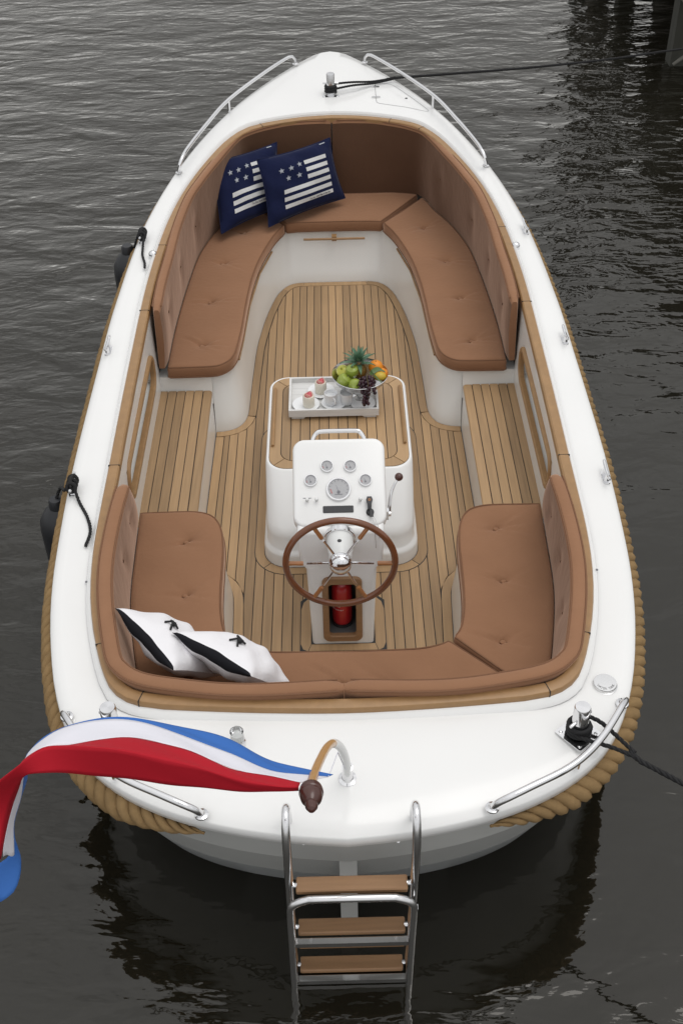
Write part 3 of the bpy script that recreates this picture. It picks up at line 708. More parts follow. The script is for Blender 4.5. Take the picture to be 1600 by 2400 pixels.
# ------------------------------------------------------------------ rope fender round the gunwale
def rope_strands(path, R, rs, pitch, steps=12, taper=None, n=7):
    P = [V(p) for p in path]; L = [0.]
    for i in range(1, len(P)): L.append(L[-1] + (P[i] - P[i - 1]).length)
    N = int(L[-1] / pitch * steps); out = []; Q = resamp(P, N)
    T = [(Q[min(N - 1, i + 1)] - Q[max(0, i - 1)]).normalized() for i in range(N)]
    for s_ in range(3):
        pts = []; rad = []
        for i in range(N):
            a = -2 * pi * (i / steps + s_ / 3); t = T[i]; u = t.cross(V((0, 0, 1))).normalized(); v_ = u.cross(t)
            k = 1.
            if taper:
                e = min(i, N - 1 - i) / N * L[-1]; k = max(.04, min(1, e / taper)) ** .7
            pts.append(Q[i] + (u * cos(a) + v_ * sin(a)) * R * k - V((0, 0, 1)) * (1 - k) * -.03); rad.append(rs * k)
        bb = B(); bb.tube(pts, rad, n); out.append(bb)
    return out
fr_ = part('rope_fender', boat)
hp = [p for p in off(lp, .000) if p.y > 2.36 or abs(p.x) > .45]
ps = [p for p in off(lp, .002) if p.x > 0 and (p.y < 4 and p.x > .47 or p.y >= 4)]
pp = [p for p in off(lp, .002) if p.x < 0 and (p.y < 4 and p.x < -.47 or p.y >= 4)]
for run in (ps, pp[::-1]):
    for bb in rope_strands([(p.x, p.y, zd(p.y) - .116) for p in run], .032, .0285, .165, 12, taper=.34): obj('strand', bb, 'rope', fr_, ang=80)

# ------------------------------------------------------------------ deck fittings
def bollard(x, y, rot, name='bollard', h=.150, r=.031):
    bo = part(name, boat); z = zd(y) + .022
    Rz = Matrix.Rotation(rot, 3, 'Z')
    b = B(); q = rrect(-.062, -.062, .062, .062, .008, 3); b.prism([tuple((Rz @ V((p[0], p[1], 0)) + V((x, y, 0)))[:2]) for p in q], z, z + .006)
    for sx in (1, -1):
        for sy in (1, -1): pb = Rz @ V((sx * .046, sy * .046, 0)); b.lathe([(.008, 0), (.006, .004), (.0001, .005)], (x + pb.x, y + pb.y, z + .006), 10)
    obj('base_plate', b, 'chrome', bo)
    b = B(); b.lathe([(r, 0), (r, h - .006), (r * .9, h), (.0001, h + .001)], (x, y, z + .006), 24); obj('post', b, 'chrome', bo)
    b = B(); e = Rz @ V((1, 0, 0)); c = V((x, y, z + .085)); b.tube([c - e * .058, c - e * .054, c + e * .054, c + e * .058], [.005, .0075, .0075, .005], 10); obj('cross_pin', b, 'chrome', bo)
    return bo
bollard(.872, 2.69, radians(40)); bollard(-.875, 2.74, radians(-40)); bollard(0, 8.325, 0, h=.150, r=.030)

def rail(name, pts, feet, r=.0105, posts=()):
    rp = part(name, boat)
    b = B(); b.tube(spl(pts, 60), r, 12); obj('rail_tube', b, 'chrome', rp)
    for p, q in posts: b = B(); b.tube([p, q], r * .8, 10); obj('rail_post', b, 'chrome', rp)
    for f in feet: b = B(); b.lathe([(r * 1.9, 0), (r * 1.8, .005), (r * 1.1, .009)], f, 16); obj('rail_foot', b, 'chrome', rp)
for sg in (1, -1):
    zz = zd(2.7) + .012
    rail('stern_rail', [(sg * 1.068, 2.835, zz), (sg * 1.068, 2.81, zz + .05), (sg * 1.045, 2.765, zz + .082), (sg * .955, 2.632, zz + .088), (sg * .872, 2.54, zz + .088), (sg * .783, 2.472, zz + .088), (sg * .652, 2.405, zz + .086),
                        (sg * .575, 2.372, zz + .075), (sg * .528, 2.366, zz + .045), (sg * .515, 2.378, zz)],
         [(sg * 1.068, 2.835, zz), (sg * .515, 2.378, zz)], .0135, [((sg * .845, 2.545, zz), (sg * .838, 2.515, zz + .088))])
    Z = lambda y: zd(y) + .012
    rail('bow_rail', [(sg * .265, 8.865, Z(8.86)), (sg * .268, 8.872, Z(8.86) + .035), (sg * .290, 8.862, Z(8.86) + .058), (sg * .335, 8.81, Z(8.8) + .065), (sg * .50, 8.51, Z(8.5) + .09), (sg * .727, 8.075, Z(8.08) + .105), (sg * .86, 7.70, Z(7.7) + .11), (sg * .955, 7.37, Z(7.37) + .118), (sg * .985, 7.24, Z(7.24) + .112), (sg * 1.005, 7.205, Z(7.2) + .07), (sg * 1.018, 7.345, Z(7.3)) if False else (sg * 1.02, 7.26, Z(7.26))],
         [(sg * .265, 8.865, Z(8.86)), (sg * 1.02, 7.26, Z(7.26))], .0125, [((sg * .730, 8.12, Z(8.12)), (sg * .727, 8.085, Z(8.1) + .105))])
def cleat(x, y, ang):
    z = zd(y) + .004; c = part('cleat', boat); Rz = Matrix.Rotation(ang, 3, 'Z')
    b = B(); b.tube(spl([V((x, y, z + .045)) + Rz @ V((0, s_, dz)) for s_, dz in ((-.075, .008), (-.04, 0), (0, -.002), (.04, 0), (.075, .008))], 14), [.005] + [.0085] * 12 + [.005], 10); obj('cleat_horn', b, 'chrome', c)
    b = B()
    for s_ in (-.025, .025): p = V((x, y, z)) + Rz @ V((0, s_, 0)); b.tube([p, p + V((0, 0, .045))], [.013, .009], 10)
    b.prism([tuple((Rz @ V((px, py, 0)) + V((x, y, 0)))[:2]) for px, py in rrect(-.016, -.045, .016, .045, .01, 3)], z, z + .006); obj('cleat_base', b, 'chrome', c)
for x, y, a in ((1.172, 6.44, .1), (1.236, 5.30, .03), (1.252, 4.17, 0)):
    cleat(x, y, a); cleat(-x, y, -a)
for sg in (1, -1):
    b = B(); c = (sg * 1.088, 6.235, zd(6.23) + .03); b.lathe([(.024, -.02), (.026, .004), (.020, .016), (.010, .022), (.0001, .024)], c, 18); obj('dome_lamp', b, 'chrome', boat)
fc = part('fuel_cap', boat)
z = zd(2.945) + .006
b = B(); b.lathe([(.050, 0), (.050, .004), (.046, .006), (.046, .016), (.044, .019), (.036, .0195), (.0001, .0195)], (1.018, 2.93, z), 32); obj('cap_disc', b, 'steel', fc)
def text(s_, size, mtx, m, parent, name='lettering', shear=0., ext=.0004, sx=1.):
    c = bpy.data.curves.new(name, 'FONT'); c.body = s_; c.size = size; c.shear = shear; c.extrude = ext; c.align_x = 'CENTER'; c.align_y = 'CENTER'
    c.materials.append(M[m]); tmp = bpy.data.objects.new('tmp_text', c); me = bpy.data.meshes.new_from_object(tmp)
    bpy.data.objects.remove(tmp); bpy.data.curves.remove(c)
    off_ = parent.get('_b') or (0, 0, 0)
    me.transform(mtx @ Matrix.Diagonal((sx, 1, 1, 1))); o = bpy.data.objects.new(name, me); COL.objects.link(o); o.parent = parent
    o.location = [-q for q in off_]; return o
for k, ch in enumerate('WATER TANK'):
    if ch == ' ': continue
    a = radians(-150 + 13.5 * k); text(ch, .015, Matrix.Translation((1.018 + .033 * cos(a), 2.93 + .033 * sin(a), z + .0199)) @ Matrix.Rotation(a + pi / 2, 4, 'Z'), 'engrave', fc)
# round bow vent
vt = part('bow_vent', boat); z = zd(8.13) + .018
b = B(); b.lathe([(.052, 0), (.052, .004), (.046, .007), (.034, .006), (.030, .002), (.028, .006), (.016, .010), (.008, .006), (.0001, .006)], (0, 8.13, z), 32); obj('vent_ring', b, 'steel', vt)
b = B()
for k in range(6): a = pi / 3 * k + .3; b.lathe([(.004, 0), (.003, .002), (.0001, .0024)], (.044 * cos(a), 8.13 + .044 * sin(a), z + .0065), 8)
tag(obj('screw', b, 'engrave', vt), kind='stuff')
# foredeck locker hatch to starboard
ht = part('deck_hatch', boat)
def zdk(x, y): return zd(y) + .030 * min(1, max(0, 1 - abs(x) / (1.0 if y < 8 else .9)) * 1.5)
hp_ = [tuple(p[:2]) for p in spl([(.327, 8.20, 0), (.327, 8.45, 0), (.335, 8.478, 0), (.36, 8.488, 0), (.42, 8.485, 0), (.465, 8.46, 0), (.58, 8.265, 0), (.682, 8.085, 0), (.69, 8.055, 0), (.665, 8.042, 0), (.50, 8.10, 0), (.36, 8.15, 0), (.335, 8.165, 0)], 70, closed=True)]
deckz = {}
dme = [o for o in boat.children if o.name == 'deck'][0].data
from mathutils.bvhtree import BVHTree
bt = BVHTree.FromPolygons([v.co.copy() for v in dme.vertices], [tuple(p.vertices) for p in dme.polygons])
def dk(x, y):
    h = bt.ray_cast(V((x, y, 3)), V((0, 0, -1))); return h[0].z if h[0] else zd(y)
b = B(); n_ = norms(hp_, True)
b.grid([[(p[0] + q.x * o_, p[1] + q.y * o_, dk(*p) + .0012) for p, q in zip(hp_, n_)] for o_ in (-.0022, .0022)], closed=True); obj('hatch_seam', b, 'engrave', ht)
b = B()
for y in (8.42, 8.25): b = B(); b.box((.327, y, dk(.327, y) + .003), (.06, .022, .005)); b.tube([(.327, y - .014, dk(.327, y) + .006), (.327, y + .014, dk(.327, y) + .006)], .005, 8); obj('hatch_hinge', b, 'steel', ht)
b = B(); b.lathe([(.009, 0), (.009, .002), (.0001, .002)], (.545, 8.235, dk(.545, 8.235) + .001), 14); obj('hatch_lock', b, 'black_plastic', ht)
# screws along the after coaming face and the small marks on the deck
b = B()
for x in (-.60, -.42, -.235, -.06, .12, .295, .47, .62):
    y = interp(abs(x), [0, .289, .583, .733], [2.793, 2.802, 2.822, 2.838]); b.lathe([(.008, 0), (.007, .003), (.0001, .0035)], (x, y - .003, zc(y) - .048), 10, Matrix.Rotation(radians(100), 3, 'X'))
for sg in (1, -1): b.lathe([(.006, 0), (.005, .003), (.0001, .003)], (sg * 1.098, 3.55, dk(sg * 1.098, 3.55) + .012), 10)
tag(obj('coaming_screw', b, 'dialmark', boat), kind='stuff')
# clear all-round light to port
lg = part('stern_light', boat); z = dk(-.405, 2.70)
b = B(); b.lathe([(.030, 0), (.030, .022), (.026, .026), (.0001, .026)], (-.40, 2.672, z), 24); obj('light_base', b, 'chrome', lg)
b = B(); b.lathe([(.024, .026), (.026, .045), (.026, .078), (.020, .085), (.0001, .086)], (-.40, 2.672, z), 24); obj('light_lens', b, 'glass', lg)
b = B(); b.lathe([(.012, .026), (.012, .06), (.0001, .062)], (-.40, 2.672, z), 14); obj('light_bulb', b, 'whiteplastic', lg)
# flag socket
z = dk(.005, 2.50)
b = B(); b.lathe([(.034, 0), (.033, .006), (.022, .010), (.019, .016), (.019, .09), (.021, .092), (.015, .093)], (.005, 2.508, z), 24, Matrix.Rotation(radians(8), 3, 'X')); obj('flag_socket', b, 'chrome', boat)

# swimming ladder
ld = part('swim_ladder', boat)
for sg in (1, -1):
    zz = dk(sg * .222, 2.345)
    b = B(); b.tube(spl([(sg * .222, 2.352, zz), (sg * .222, 2.348, zz + .06), (sg * .222, 2.325, zz + .125), (sg * .222, 2.285, zz + .155), (sg * .222, 2.24, zz + .13), (sg * .222, 2.215, zz + .06), (sg * .221, 2.205, zz - .06), (sg * .220, 2.20, .3), (sg * .219, 2.20, -.22)], 70), .0155, 14); obj('ladder_leg', b, 'chrome', ld)
    b = B(); b.tube([(sg * .17, 2.34, .66), (sg * .17, 2.52, .42)], .007, 8); obj('ladder_stay', b, 'steel', ld)
for z in (.62, .335, .055):
    b = B(); q = rrect(-.197, 2.172, .197, 2.232, .006, 2); b.prism(q, z - .02, z, ch=.004); obj('rung', b, 'teak_wet', ld, smooth=False)
    for sg in (1, -1):
        b = B(); b.tube([(sg * .194, 2.202, z - .01), (sg * .220, 2.202, z - .01)], .010, 10); obj('rung_bolt', b, 'chrome', ld)
hz = [(-.219, 2.145, -.10), (-.219, 2.145, .30), (-.219, 2.145, .52), (-.208, 2.145, .575), (-.165, 2.145, .605), (-.13, 2.145, .612), (.13, 2.145, .612), (.165, 2.145, .605), (.208, 2.145, .575), (.219, 2.145, .52), (.219, 2.145, .30), (.219, 2.145, -.10)]
b = B(); b.tube(spl(hz, 90), .0145, 14); obj('folded_hoop', b, 'chrome', ld)
for z in (.30, .02):
    b = B(); b.box((0, 2.152, z), (.415, .024, .026)); obj('folded_step_bar', b, 'chrome', ld)
    b = B(); b.box((0, 2.165, z - .031), (.385, .028, .018)); obj('folded_tread', b, 'teak_wet', ld, smooth=False)
b = B(); b.box((.228, 2.16, .50), (.014, .02, .04)); obj('hoop_latch', b, 'chrome', ld)

for o in ld.children:
    for v_ in (o.data.vertices if o.type == 'MESH' else ()): v_.co.x += .014 * max(0., min(1., (v_.co.z + .2) / 1.0))

# ------------------------------------------------------------------ cushions
def ptin(p, poly):
    c = False; n = len(poly); x, y = p[0], p[1]; j = n - 1
    for i in range(n):
        xi, yi = poly[i]; xj, yj = poly[j]
        if (yi > y) != (yj > y) and x < (xj - xi) * (y - yi) / (yj - yi) + xi: c = not c
        j = i
    return c
def seg_d(p, a, c):
    ab = c - a; t = max(0, min(1, (p - a).dot(ab) / max(1e-12, ab.dot(ab)))); return (p - a - ab * t).length
def pad(outline, z0, z1, buttons=(), r=.016, seed=0, step=.016):
    """a seat cushion: soft edges, dimples with pull creases at the buttons"""
    rnd = random.Random(seed); o0 = ccw(outline); o0 = [tuple(p[:2]) for p in resamp([V((*p, 0)) for p in o0 + [o0[0]]], int(sum((V(o0[i]) - V(o0[i - 1])).length for i in range(len(o0))) / .02), closed=True)]
    cre = []
    for bx, by in buttons:
        base = rnd.uniform(-.4, .4)
        cre.append([(V((bx, by)), V((cos(a), sin(a))), rnd.uniform(.10, .22), rnd.uniform(.5, 1)) for a in (base, base + pi * rnd.uniform(.85, 1.1), base + rnd.uniform(.4, .6), base - rnd.uniform(.3, .5))])
    ph = [rnd.uniform(0, 6) for _ in range(4)]
    def h(x, y):
        z = .0036 * sin(x * 9 + ph[0]) * sin(y * 7 + ph[1]) + .0012 * sin(x * 21 + y * 13 + ph[2])
        for (bx, by), cs in zip(buttons, cre):
            d2 = (x - bx) ** 2 + (y - by) ** 2
            z -= .016 * math.exp(-d2 / .0012) + .009 * math.exp(-d2 / .007)
            for c, e, ln, am_ in cs:
                q = V((x, y)) - c; t = q.dot(e); s_ = q.x * e.y - q.y * e.x
                if t > 0: z -= am_ * .0135 * math.exp(-(s_ / (.006 + t * .028)) ** 2) * max(0, 1 - t / ln) - am_ * .0080 * math.exp(-((s_ - .014 - t * .035) / .011) ** 2) * max(0, 1 - t / ln)
        return z
    rings = [o0, inset(o0, r * .3), inset(o0, r), inset(o0, r * 2)]
    zz = [z1 - r, z1 - r * .28, z1, z1 + .001]
    vs2 = []; hv = []
    for rg, z_ in zip(rings, zz):
        for p in rg: vs2.append(V(p[:2])); hv.append(z_ + (h(p[0], p[1]) if z_ >= z1 else 0))
    n0 = len(o0)
    xs = [p[0] for p in o0]; ys = [p[1] for p in o0]; core = inset(o0, r * 2 + step * .6)
    X = min(xs)
    j = 0
    while X < max(xs):
        Y = min(ys) + (step / 2 if j % 2 else 0)
        while Y < max(ys):
            if ptin((X, Y), core):
                u = X + rnd.uniform(-.002, .002); v_ = Y + rnd.uniform(-.002, .002)
                ins = True
                vs2.append(V((u, v_))); hv.append(z1 + .001 + h(u, v_) + .0)
            Y += step
        X += step * .87; j += 1
    for bx, by in buttons:
        for rr in (0, .008, .014):
            for k in range(1 if rr == 0 else 8):
                vs2.append(V((bx + rr * cos(k * pi / 4), by + rr * sin(k * pi / 4)))); hv.append(z1 + h(bx + rr * cos(k * pi / 4), by + rr * sin(k * pi / 4)))
    edges = [(i, (i + 1) % n0) for i in range(n0)]
    cv, ce, cf, ov, oe, of = delaunay_2d_cdt(vs2, edges, [], 1, 1e-5)
    bb = B(); V3 = []
    for p, oi in zip(cv, ov):
        V3.append((p.x, p.y, hv[oi[0]] if oi else z1))
    bb.add(V3, [tuple(f) for f in cf])
    bb.grid([[(x, y, z0) for x, y in inset(o0, .006)], [(x, y, z0 + .008) for x, y in o0], [(x, y, z1 - r) for x, y in o0]], closed=True)
    return bb, o0, h
def seat(name, outline, label, group, buttons=(), seed=0, z0=.452, z1=.53, cat='seat cushion'):
    c = V((sum(p[0] for p in outline) / len(outline), sum(p[1] for p in outline) / len(outline)))
    t = thing(name, (c.x, c.y, z0), label, cat, group)
    bb, o0, h = pad(outline, z0, z1, buttons, seed=seed); obj('cushion_body', bb, 'fabric', t, ang=70)
    i1 = inset(o0, .007)
    b = B(); b.tube([(x, y, z1 - .003) for x, y in i1], .0042, 6, closed=True); obj('piping', b, 'piping', t)
    b = B(); b.tube([(x, y, z0 + .012) for x, y in inset(o0, -.001)], .0036, 6, closed=True); obj('piping', b, 'piping', t)
    for bx, by in buttons:
        b = B(); b.ball((bx, by, z1 + h(bx, by) + .004), (.0125, .0125, .006), 12); obj('button', b, 'fabric', t)
    return t
G1 = 'seat cushions of the bow sofa'; G2 = 'seat cushions of the stern sofa'
BF = [(0, 7.85), (.30, 7.849), (.44, 7.846), (.583, 7.815), (.632, 7.774), (.675, 7.68), (.72, 7.54), (.80, 7.36), (.86, 7.18), (.913, 6.95), (.945, 6.65), (.968, 6.35), (.985, 6.0), (.990, 5.617)]   # foot of the bow backrest
bfs = [(p.x, p.y) for p in spl([(x, y, 0) for x, y in BF], 120)]
sfs = [(p.x, p.y) for p in spl([(x, y, 0) for x, y in SF], 120)]
cen = [(x, y) for x, y in sfs if x <= .331]; bac = [(x, y) for x, y in bfs if x <= .622]
half_c = cen + [(.622, 7.784)] + bac[::-1]
oc = [p for p in cen] + [p for p in bac[::-1]]
outline = oc + [p for p in mirx(oc)[::-1] if abs(p[0]) > 1e-6]
seat('bow_seat_cushion', outline, 'brown velour centre seat cushion at the bow, half under the blue pillows', G1, [], 1)
sd = [(x, y) for x, y in sfs if y <= 7.35 and x > .33]; bd = [(x, y) for x, y in bfs if y <= 7.765 and x > .6]
stb = [(.345, 7.378)] + sd + bd[::-1]
seat('bow_seat_cushion', stb, 'long brown velour seat cushion curving along the bow sofa with nothing lying on it', G1, [(.627, 7.315), (.742, 6.83), (.787, 6.353), (.807, 5.855)], 2)
seat('bow_seat_cushion', mirx(stb), 'long brown velour seat cushion of the bow sofa that carries one blue pillow corner', G1, [(-.747, 6.871), (-.792, 6.373), (-.809, 5.873), (-.63, 7.30)], 3)
AB = [(0, 3.0), (.35, 3.0), (.55, 3.01), (.72, 3.035), (.80, 3.07), (.845, 3.13), (.895, 3.30), (.955, 3.60), (.978, 3.80), (.987, 4.02), (1.0, 4.338)]
abs_ = [(p.x, p.y) for p in spl([(x, y, 0) for x, y in AB], 100)]; sas = [(p.x, p.y) for p in spl([(x, y, 0) for x, y in SA], 120)]
cen = [(x, y) for x, y in sas if x <= .474 and y < 3.45]; bac = [(x, y) for x, y in abs_ if x <= .80 and y < 3.1]
oc = cen + [(.655, 3.247)] + bac[::-1]
seat('stern_seat_cushion', oc + [p for p in mirx(oc)[::-1] if abs(p[0]) > 1e-6], 'brown velour seat cushion across the stern behind the wheel', G2, [(0, 3.2), (.185, 3.2)], 4)
sd = [(x, y) for x, y in sas if y > 3.452]; bd = [(x, y) for x, y in abs_ if y > 3.09 and x > .8]
stb = [(.484, 3.447)] + sd + bd[::-1] + [(.664, 3.252)]
seat('stern_seat_cushion', stb, 'brown velour stern seat cushion with three buttons, empty, beside the gear lever', G2, [(.759, 4.173), (.75, 3.803), (.702, 3.429)], 5)
seat('stern_seat_cushion', mirx(stb), 'brown velour stern seat cushion under the white pillows', G2, [(-.75, 4.127), (-.724, 3.759)], 6)

def back(name, base, top, label, group, thick, zb, zt, buttons=(), n=90, lead=0):
    """upright backrest cushion swept along a curve: base/top are the foot and the head of its front face"""
    Pb = spl([(x, y, 0) for x, y in base], n); Pt = spl([(x, y, 0) for x, y in top], n)
    nb = norms(Pb); nt_ = norms(Pt); sgn = 1
    t = thing(name, (*Pb[n // 2][:2], zb), label, 'backrest cushion', group)
    if (V(Pb[n // 2][:2]) + nb[n // 2] * .1).length and (V(Pb[n // 2][:2]) + nb[n // 2] * .1 - V((0, 5.4))).length < (V(Pb[n // 2][:2]) - V((0, 5.4))).length: sgn = -1
    prof = [(0, 0), (0, .12), (0, .3), (0, .5), (0, .7), (0, .86), (0, .955), (.06, .985), (.16, 1.0), (.5, 1.006), (.84, 1.0), (.95, .98), (1, .94), (1, .5), (1, 0)]
    rows = []
    for u, v_ in prof:
        row = []
        for i in range(n):
            e = min(i, n - 1 - i) / 3.; es = 1 - (1 - min(1, e)) ** 2           # rounded ends
            k = min(1, v_); p = Pb[i].lerp(Pt[i], k); q = V(nb[i]).lerp(V(nt_[i]), k) * sgn
            puff = -.010 * sin(pi * min(1, v_)) if u == 0 else 0
            for (bi, bv) in buttons:
                d2 = ((i / (n - 1) - bi) * 2.6) ** 2 + ((v_ - bv) * .4) ** 2
                if u == 0: puff += .016 * math.exp(-d2 / .0035)
            uu = lerp(.5, u, .55 + .45 * es); w_ = thick * uu + puff
            top_z = zt(p.y); z = lerp(zb, top_z, v_) - (1 - es) * .012 * v_
            row.append((p.x + q.x * w_, p.y + q.y * w_, z))
        rows.append(row)
    bb = B(); bb.grid(rows[:7]); obj('face_panel', bb, 'fabric_back_shaded', t, ang=60)
    bb = B(); bb.grid(rows[6:])
    for e in (0, n - 1): bb.add([r[e] for r in rows], [tuple(range(len(rows)))])
    obj('cushion_body', bb, 'fabric', t, ang=60)
    for u, v_ in ((.05, .988), (.95, .988)):
        pts = []
        for i in range(1, n - 1):
            p = Pt[i]; q = nt_[i] * sgn; pts.append((p.x + q.x * thick * u, p.y + q.y * thick * u, lerp(zb, zt(p.y), v_) + .001))
        b = B(); b.tube(pts, .004, 6); obj('piping', b, 'piping', t)
    for (bi, bv) in buttons:
        i = int(bi * (n - 1)); p = Pb[i].lerp(Pt[i], bv); q = nb[i] * sgn
        b = B(); b.ball((p.x + q.x * .008, p.y + q.y * .008, lerp(zb, zt(p.y), bv)), .010, 10); obj('button', b, 'fabric_back_shaded', t)
    return t
ztf = lambda y: zc(y) + interp(y, [7.0, 7.6], [.022, -.008])
TF = [(.004, 7.962), (.26, 7.944), (.42, 7.89), (.51, 7.845), (.585, 7.79), (.632, 7.735), (.69, 7.60), (.745, 7.42), (.797, 7.25), (.85, 7.05), (.90, 6.84), (.94, 6.50), (.956, 6.17), (.972, 5.88), (.974, 5.60)]
BF2 = [(.004, 7.85)] + [(x, y) for x, y in BF[1:]]
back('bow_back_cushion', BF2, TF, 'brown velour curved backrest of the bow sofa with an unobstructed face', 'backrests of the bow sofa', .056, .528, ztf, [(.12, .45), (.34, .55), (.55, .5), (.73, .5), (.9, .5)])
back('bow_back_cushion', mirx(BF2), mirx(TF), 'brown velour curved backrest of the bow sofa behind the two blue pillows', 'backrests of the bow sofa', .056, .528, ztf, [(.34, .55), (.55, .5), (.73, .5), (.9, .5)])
zta = lambda y: zc(y) + .038
TA = [(.003, 2.905), (.28, 2.892), (.45, 2.897), (.59, 2.917), (.73, 2.945), (.80, 2.972), (.845, 3.01), (.875, 3.06), (.92, 3.235), (.952, 3.395), (.972, 3.56), (.978, 3.745), (.974, 3.93), (.962, 4.10)]
AB2 = [(.003, 3.0)] + AB[1:]
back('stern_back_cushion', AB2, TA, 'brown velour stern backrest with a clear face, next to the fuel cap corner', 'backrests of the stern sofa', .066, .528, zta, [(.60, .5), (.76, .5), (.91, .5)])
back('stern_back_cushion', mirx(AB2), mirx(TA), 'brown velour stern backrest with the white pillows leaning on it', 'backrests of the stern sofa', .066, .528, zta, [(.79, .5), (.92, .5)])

# ------------------------------------------------------------------ pillows
def pillow(c00, c10, c11, c01, thick, nx=26, seed=0, sag=.0):
    """corner points (bottom-left, bottom-right, top-right, top-left); returns f(u,v,side)->point"""
    C = [V(c) for c in (c00, c10, c11, c01)]
    N = ((C[1] - C[0]).cross(C[3] - C[0])).normalized(); rnd = random.Random(seed); ph = [rnd.uniform(0, 6) for _ in range(6)]
    def f(u, v, s_):
        a, c = 2 * u - 1, 2 * v - 1
        uu = u + (.5 - u) * .07 * (1 - c * c) * abs(a) ** 2; vv = v + (.5 - v) * .07 * (1 - a * a) * abs(c) ** 2
        p = C[0].lerp(C[1], uu).lerp(C[3].lerp(C[2], uu), vv)
        hgt = max(0, (1 - a ** 2)) ** .55 * max(0, (1 - c ** 2)) ** .55
        w_ = .010 * sin(a * 5 + ph[0] + 2 * c) * sin(c * 6 + ph[1]) + .006 * sin(9 * a + ph[2]) * sin(4 * c + ph[3] + 5 * a)
        edge = .012 * sin(7 * (a + c) + ph[4]) * (1 - hgt)
        return p + N * (s_ * (thick / 2 * hgt + w_ * hgt) + edge * (1 - hgt) * (1 - max(abs(a), abs(c)) ** 8))
    return f, N
def pillow_mesh(f, n=30, v0=0, v1=1, u0=0, u1=1, sides=(1, -1), lift=0, N=None):
    bb = B()
    for s_ in sides:
        bb.grid([[f(lerp(u0, u1, i / n), lerp(v0, v1, j / n), s_) + (N * lift * s_ if lift else V((0, 0, 0))) for i in range(n + 1)] for j in range(n + 1)])
    return bb
def patch(f, N, pts, lift=.0022, div=6):
    """flat print following the pillow: quad of uv corners"""
    bb = B(); q = [V(p) for p in pts]
    bb.grid([[ (lambda w_: f(w_.x, w_.y, 1) + N * lift)(q[0].lerp(q[1], i / div).lerp(q[3].lerp(q[2], i / div), j / 2)) for i in range(div + 1)] for j in range(3)]); return bb
def blue_pillow(corners, label, seed):
    f, N = pillow(*corners, .15, seed=seed); c = V(corners[0])
    t = thing('throw_pillow', tuple(c), label, 'pillow', 'navy pillows on the bow sofa')
    obj('pillow_cover', pillow_mesh(f), 'navy', t, ang=80)
    b = B(); e = [f(i / 30, 0, 0) for i in range(31)] + [f(1, i / 30, 0) for i in range(1, 31)] + [f(1 - i / 30, 1, 0) for i in range(1, 31)] + [f(0, 1 - i / 30, 0) for i in range(1, 30)]
    b.tube(e, .004, 6, closed=True); obj('pillow_seam', b, 'navy', t)
    # printed flag-like block: six bars and five stars
    for u0, u1, v0 in ((.53, .84, .725), (.53, .84, .61), (.53, .84, .50), (.205, .84, .385), (.205, .84, .272), (.205, .84, .160)):
        obj('stripe', patch(f, N, [(u0, v0), (u1, v0), (u1, v0 + .062), (u0, v0 + .062)], div=12), 'stripe', t, ang=80)
    for u, v_ in ((.225, .735), (.345, .735), (.465, .755), (.295, .60), (.43, .595)):
        b = B(); pts = []
        for k in range(10):
            a = pi / 2 + k * pi / 5; r = .044 if k % 2 == 0 else .019; pts.append(f(u + r * cos(a) * .85, v_ + r * sin(a), 1) + N * .0025)
        cc = f(u, v_, 1) + N * .0026; b.add([cc] + pts, [(0, k + 1, (k + 1) % 10 + 1) for k in range(10)]); obj('star', b, 'star', t, smooth=False)
    b = B(); b.add(patch(f, N, [(.82, .955), (.90, .955), (.90, .972), (.82, .972)]).v, patch(f, N, [(.82, .955), (.90, .955), (.90, .972), (.82, .972)]).f); obj('care_tag', b, 'star', t)
    p0 = f(.64, .19, 1) + N * .0045; ux = (f(.80, .19, 1) - f(.48, .19, 1)).normalized(); uy = N.cross(ux).normalized()
    mt = Matrix((ux, uy, N)).transposed().to_4x4(); mt.translation = p0
    text('The Boy Sand Side of the Sea', .019, mt, 'black_plastic', t, 'script_lettering', shear=.45, sx=.85)
    return t
blue_pillow([(-.765, 7.14, .592), (-.36, 7.50, .60), (-.385, 7.78, .955), (-.85, 7.50, .945)], 'navy pillow with stars and stripes, partly hidden behind the other one', 11)
blue_pillow([(-.448, 7.25, .578), (.086, 7.655, .585), (-.013, 7.86, .945), (-.512, 7.455, .975)], 'navy pillow with stars and stripes, in front with all stripes showing', 12)

def white_pillow(corners, label, seed):
    f, N = pillow(*corners, .17, seed=seed); c = V(corners[0])
    t = thing('white_pillow', tuple(c), label, 'pillow', 'white pillows on the stern sofa')
    b = pillow_mesh(f, v0=0, v1=.985, sides=(1,)); bb = pillow_mesh(f, v0=0, v1=.955, sides=(-1,)); b.add(bb.v, bb.f); obj('pillow_cover', b, 'canvas', t, ang=80)
    b = pillow_mesh(f, v0=.985, v1=1, sides=(1,)); bb = pillow_mesh(f, v0=.955, v1=1, sides=(-1,)); b.add(bb.v, bb.f); obj('black_border', b, 'blackcloth', t, ang=80)
    b = B(); p = lambda u, v_, l=.006: f(u, v_, 1) + N * l
    b.tube(spl([p(.44, .80), p(.48, .77, .012), p(.50, .74, .016), p(.47, .72, .016), p(.50, .69, .01), p(.60, .66)], 20), .0045, 6)
    b.tube(spl([p(.46, .67), p(.48, .72, .014), p(.51, .75, .014), p(.53, .72, .014), p(.57, .78, .006)], 20), .0045, 6); b.ball(p(.49, .73, .012), .011, 10)
    obj('cord_knot', b, 'black_rope', t)
    return t
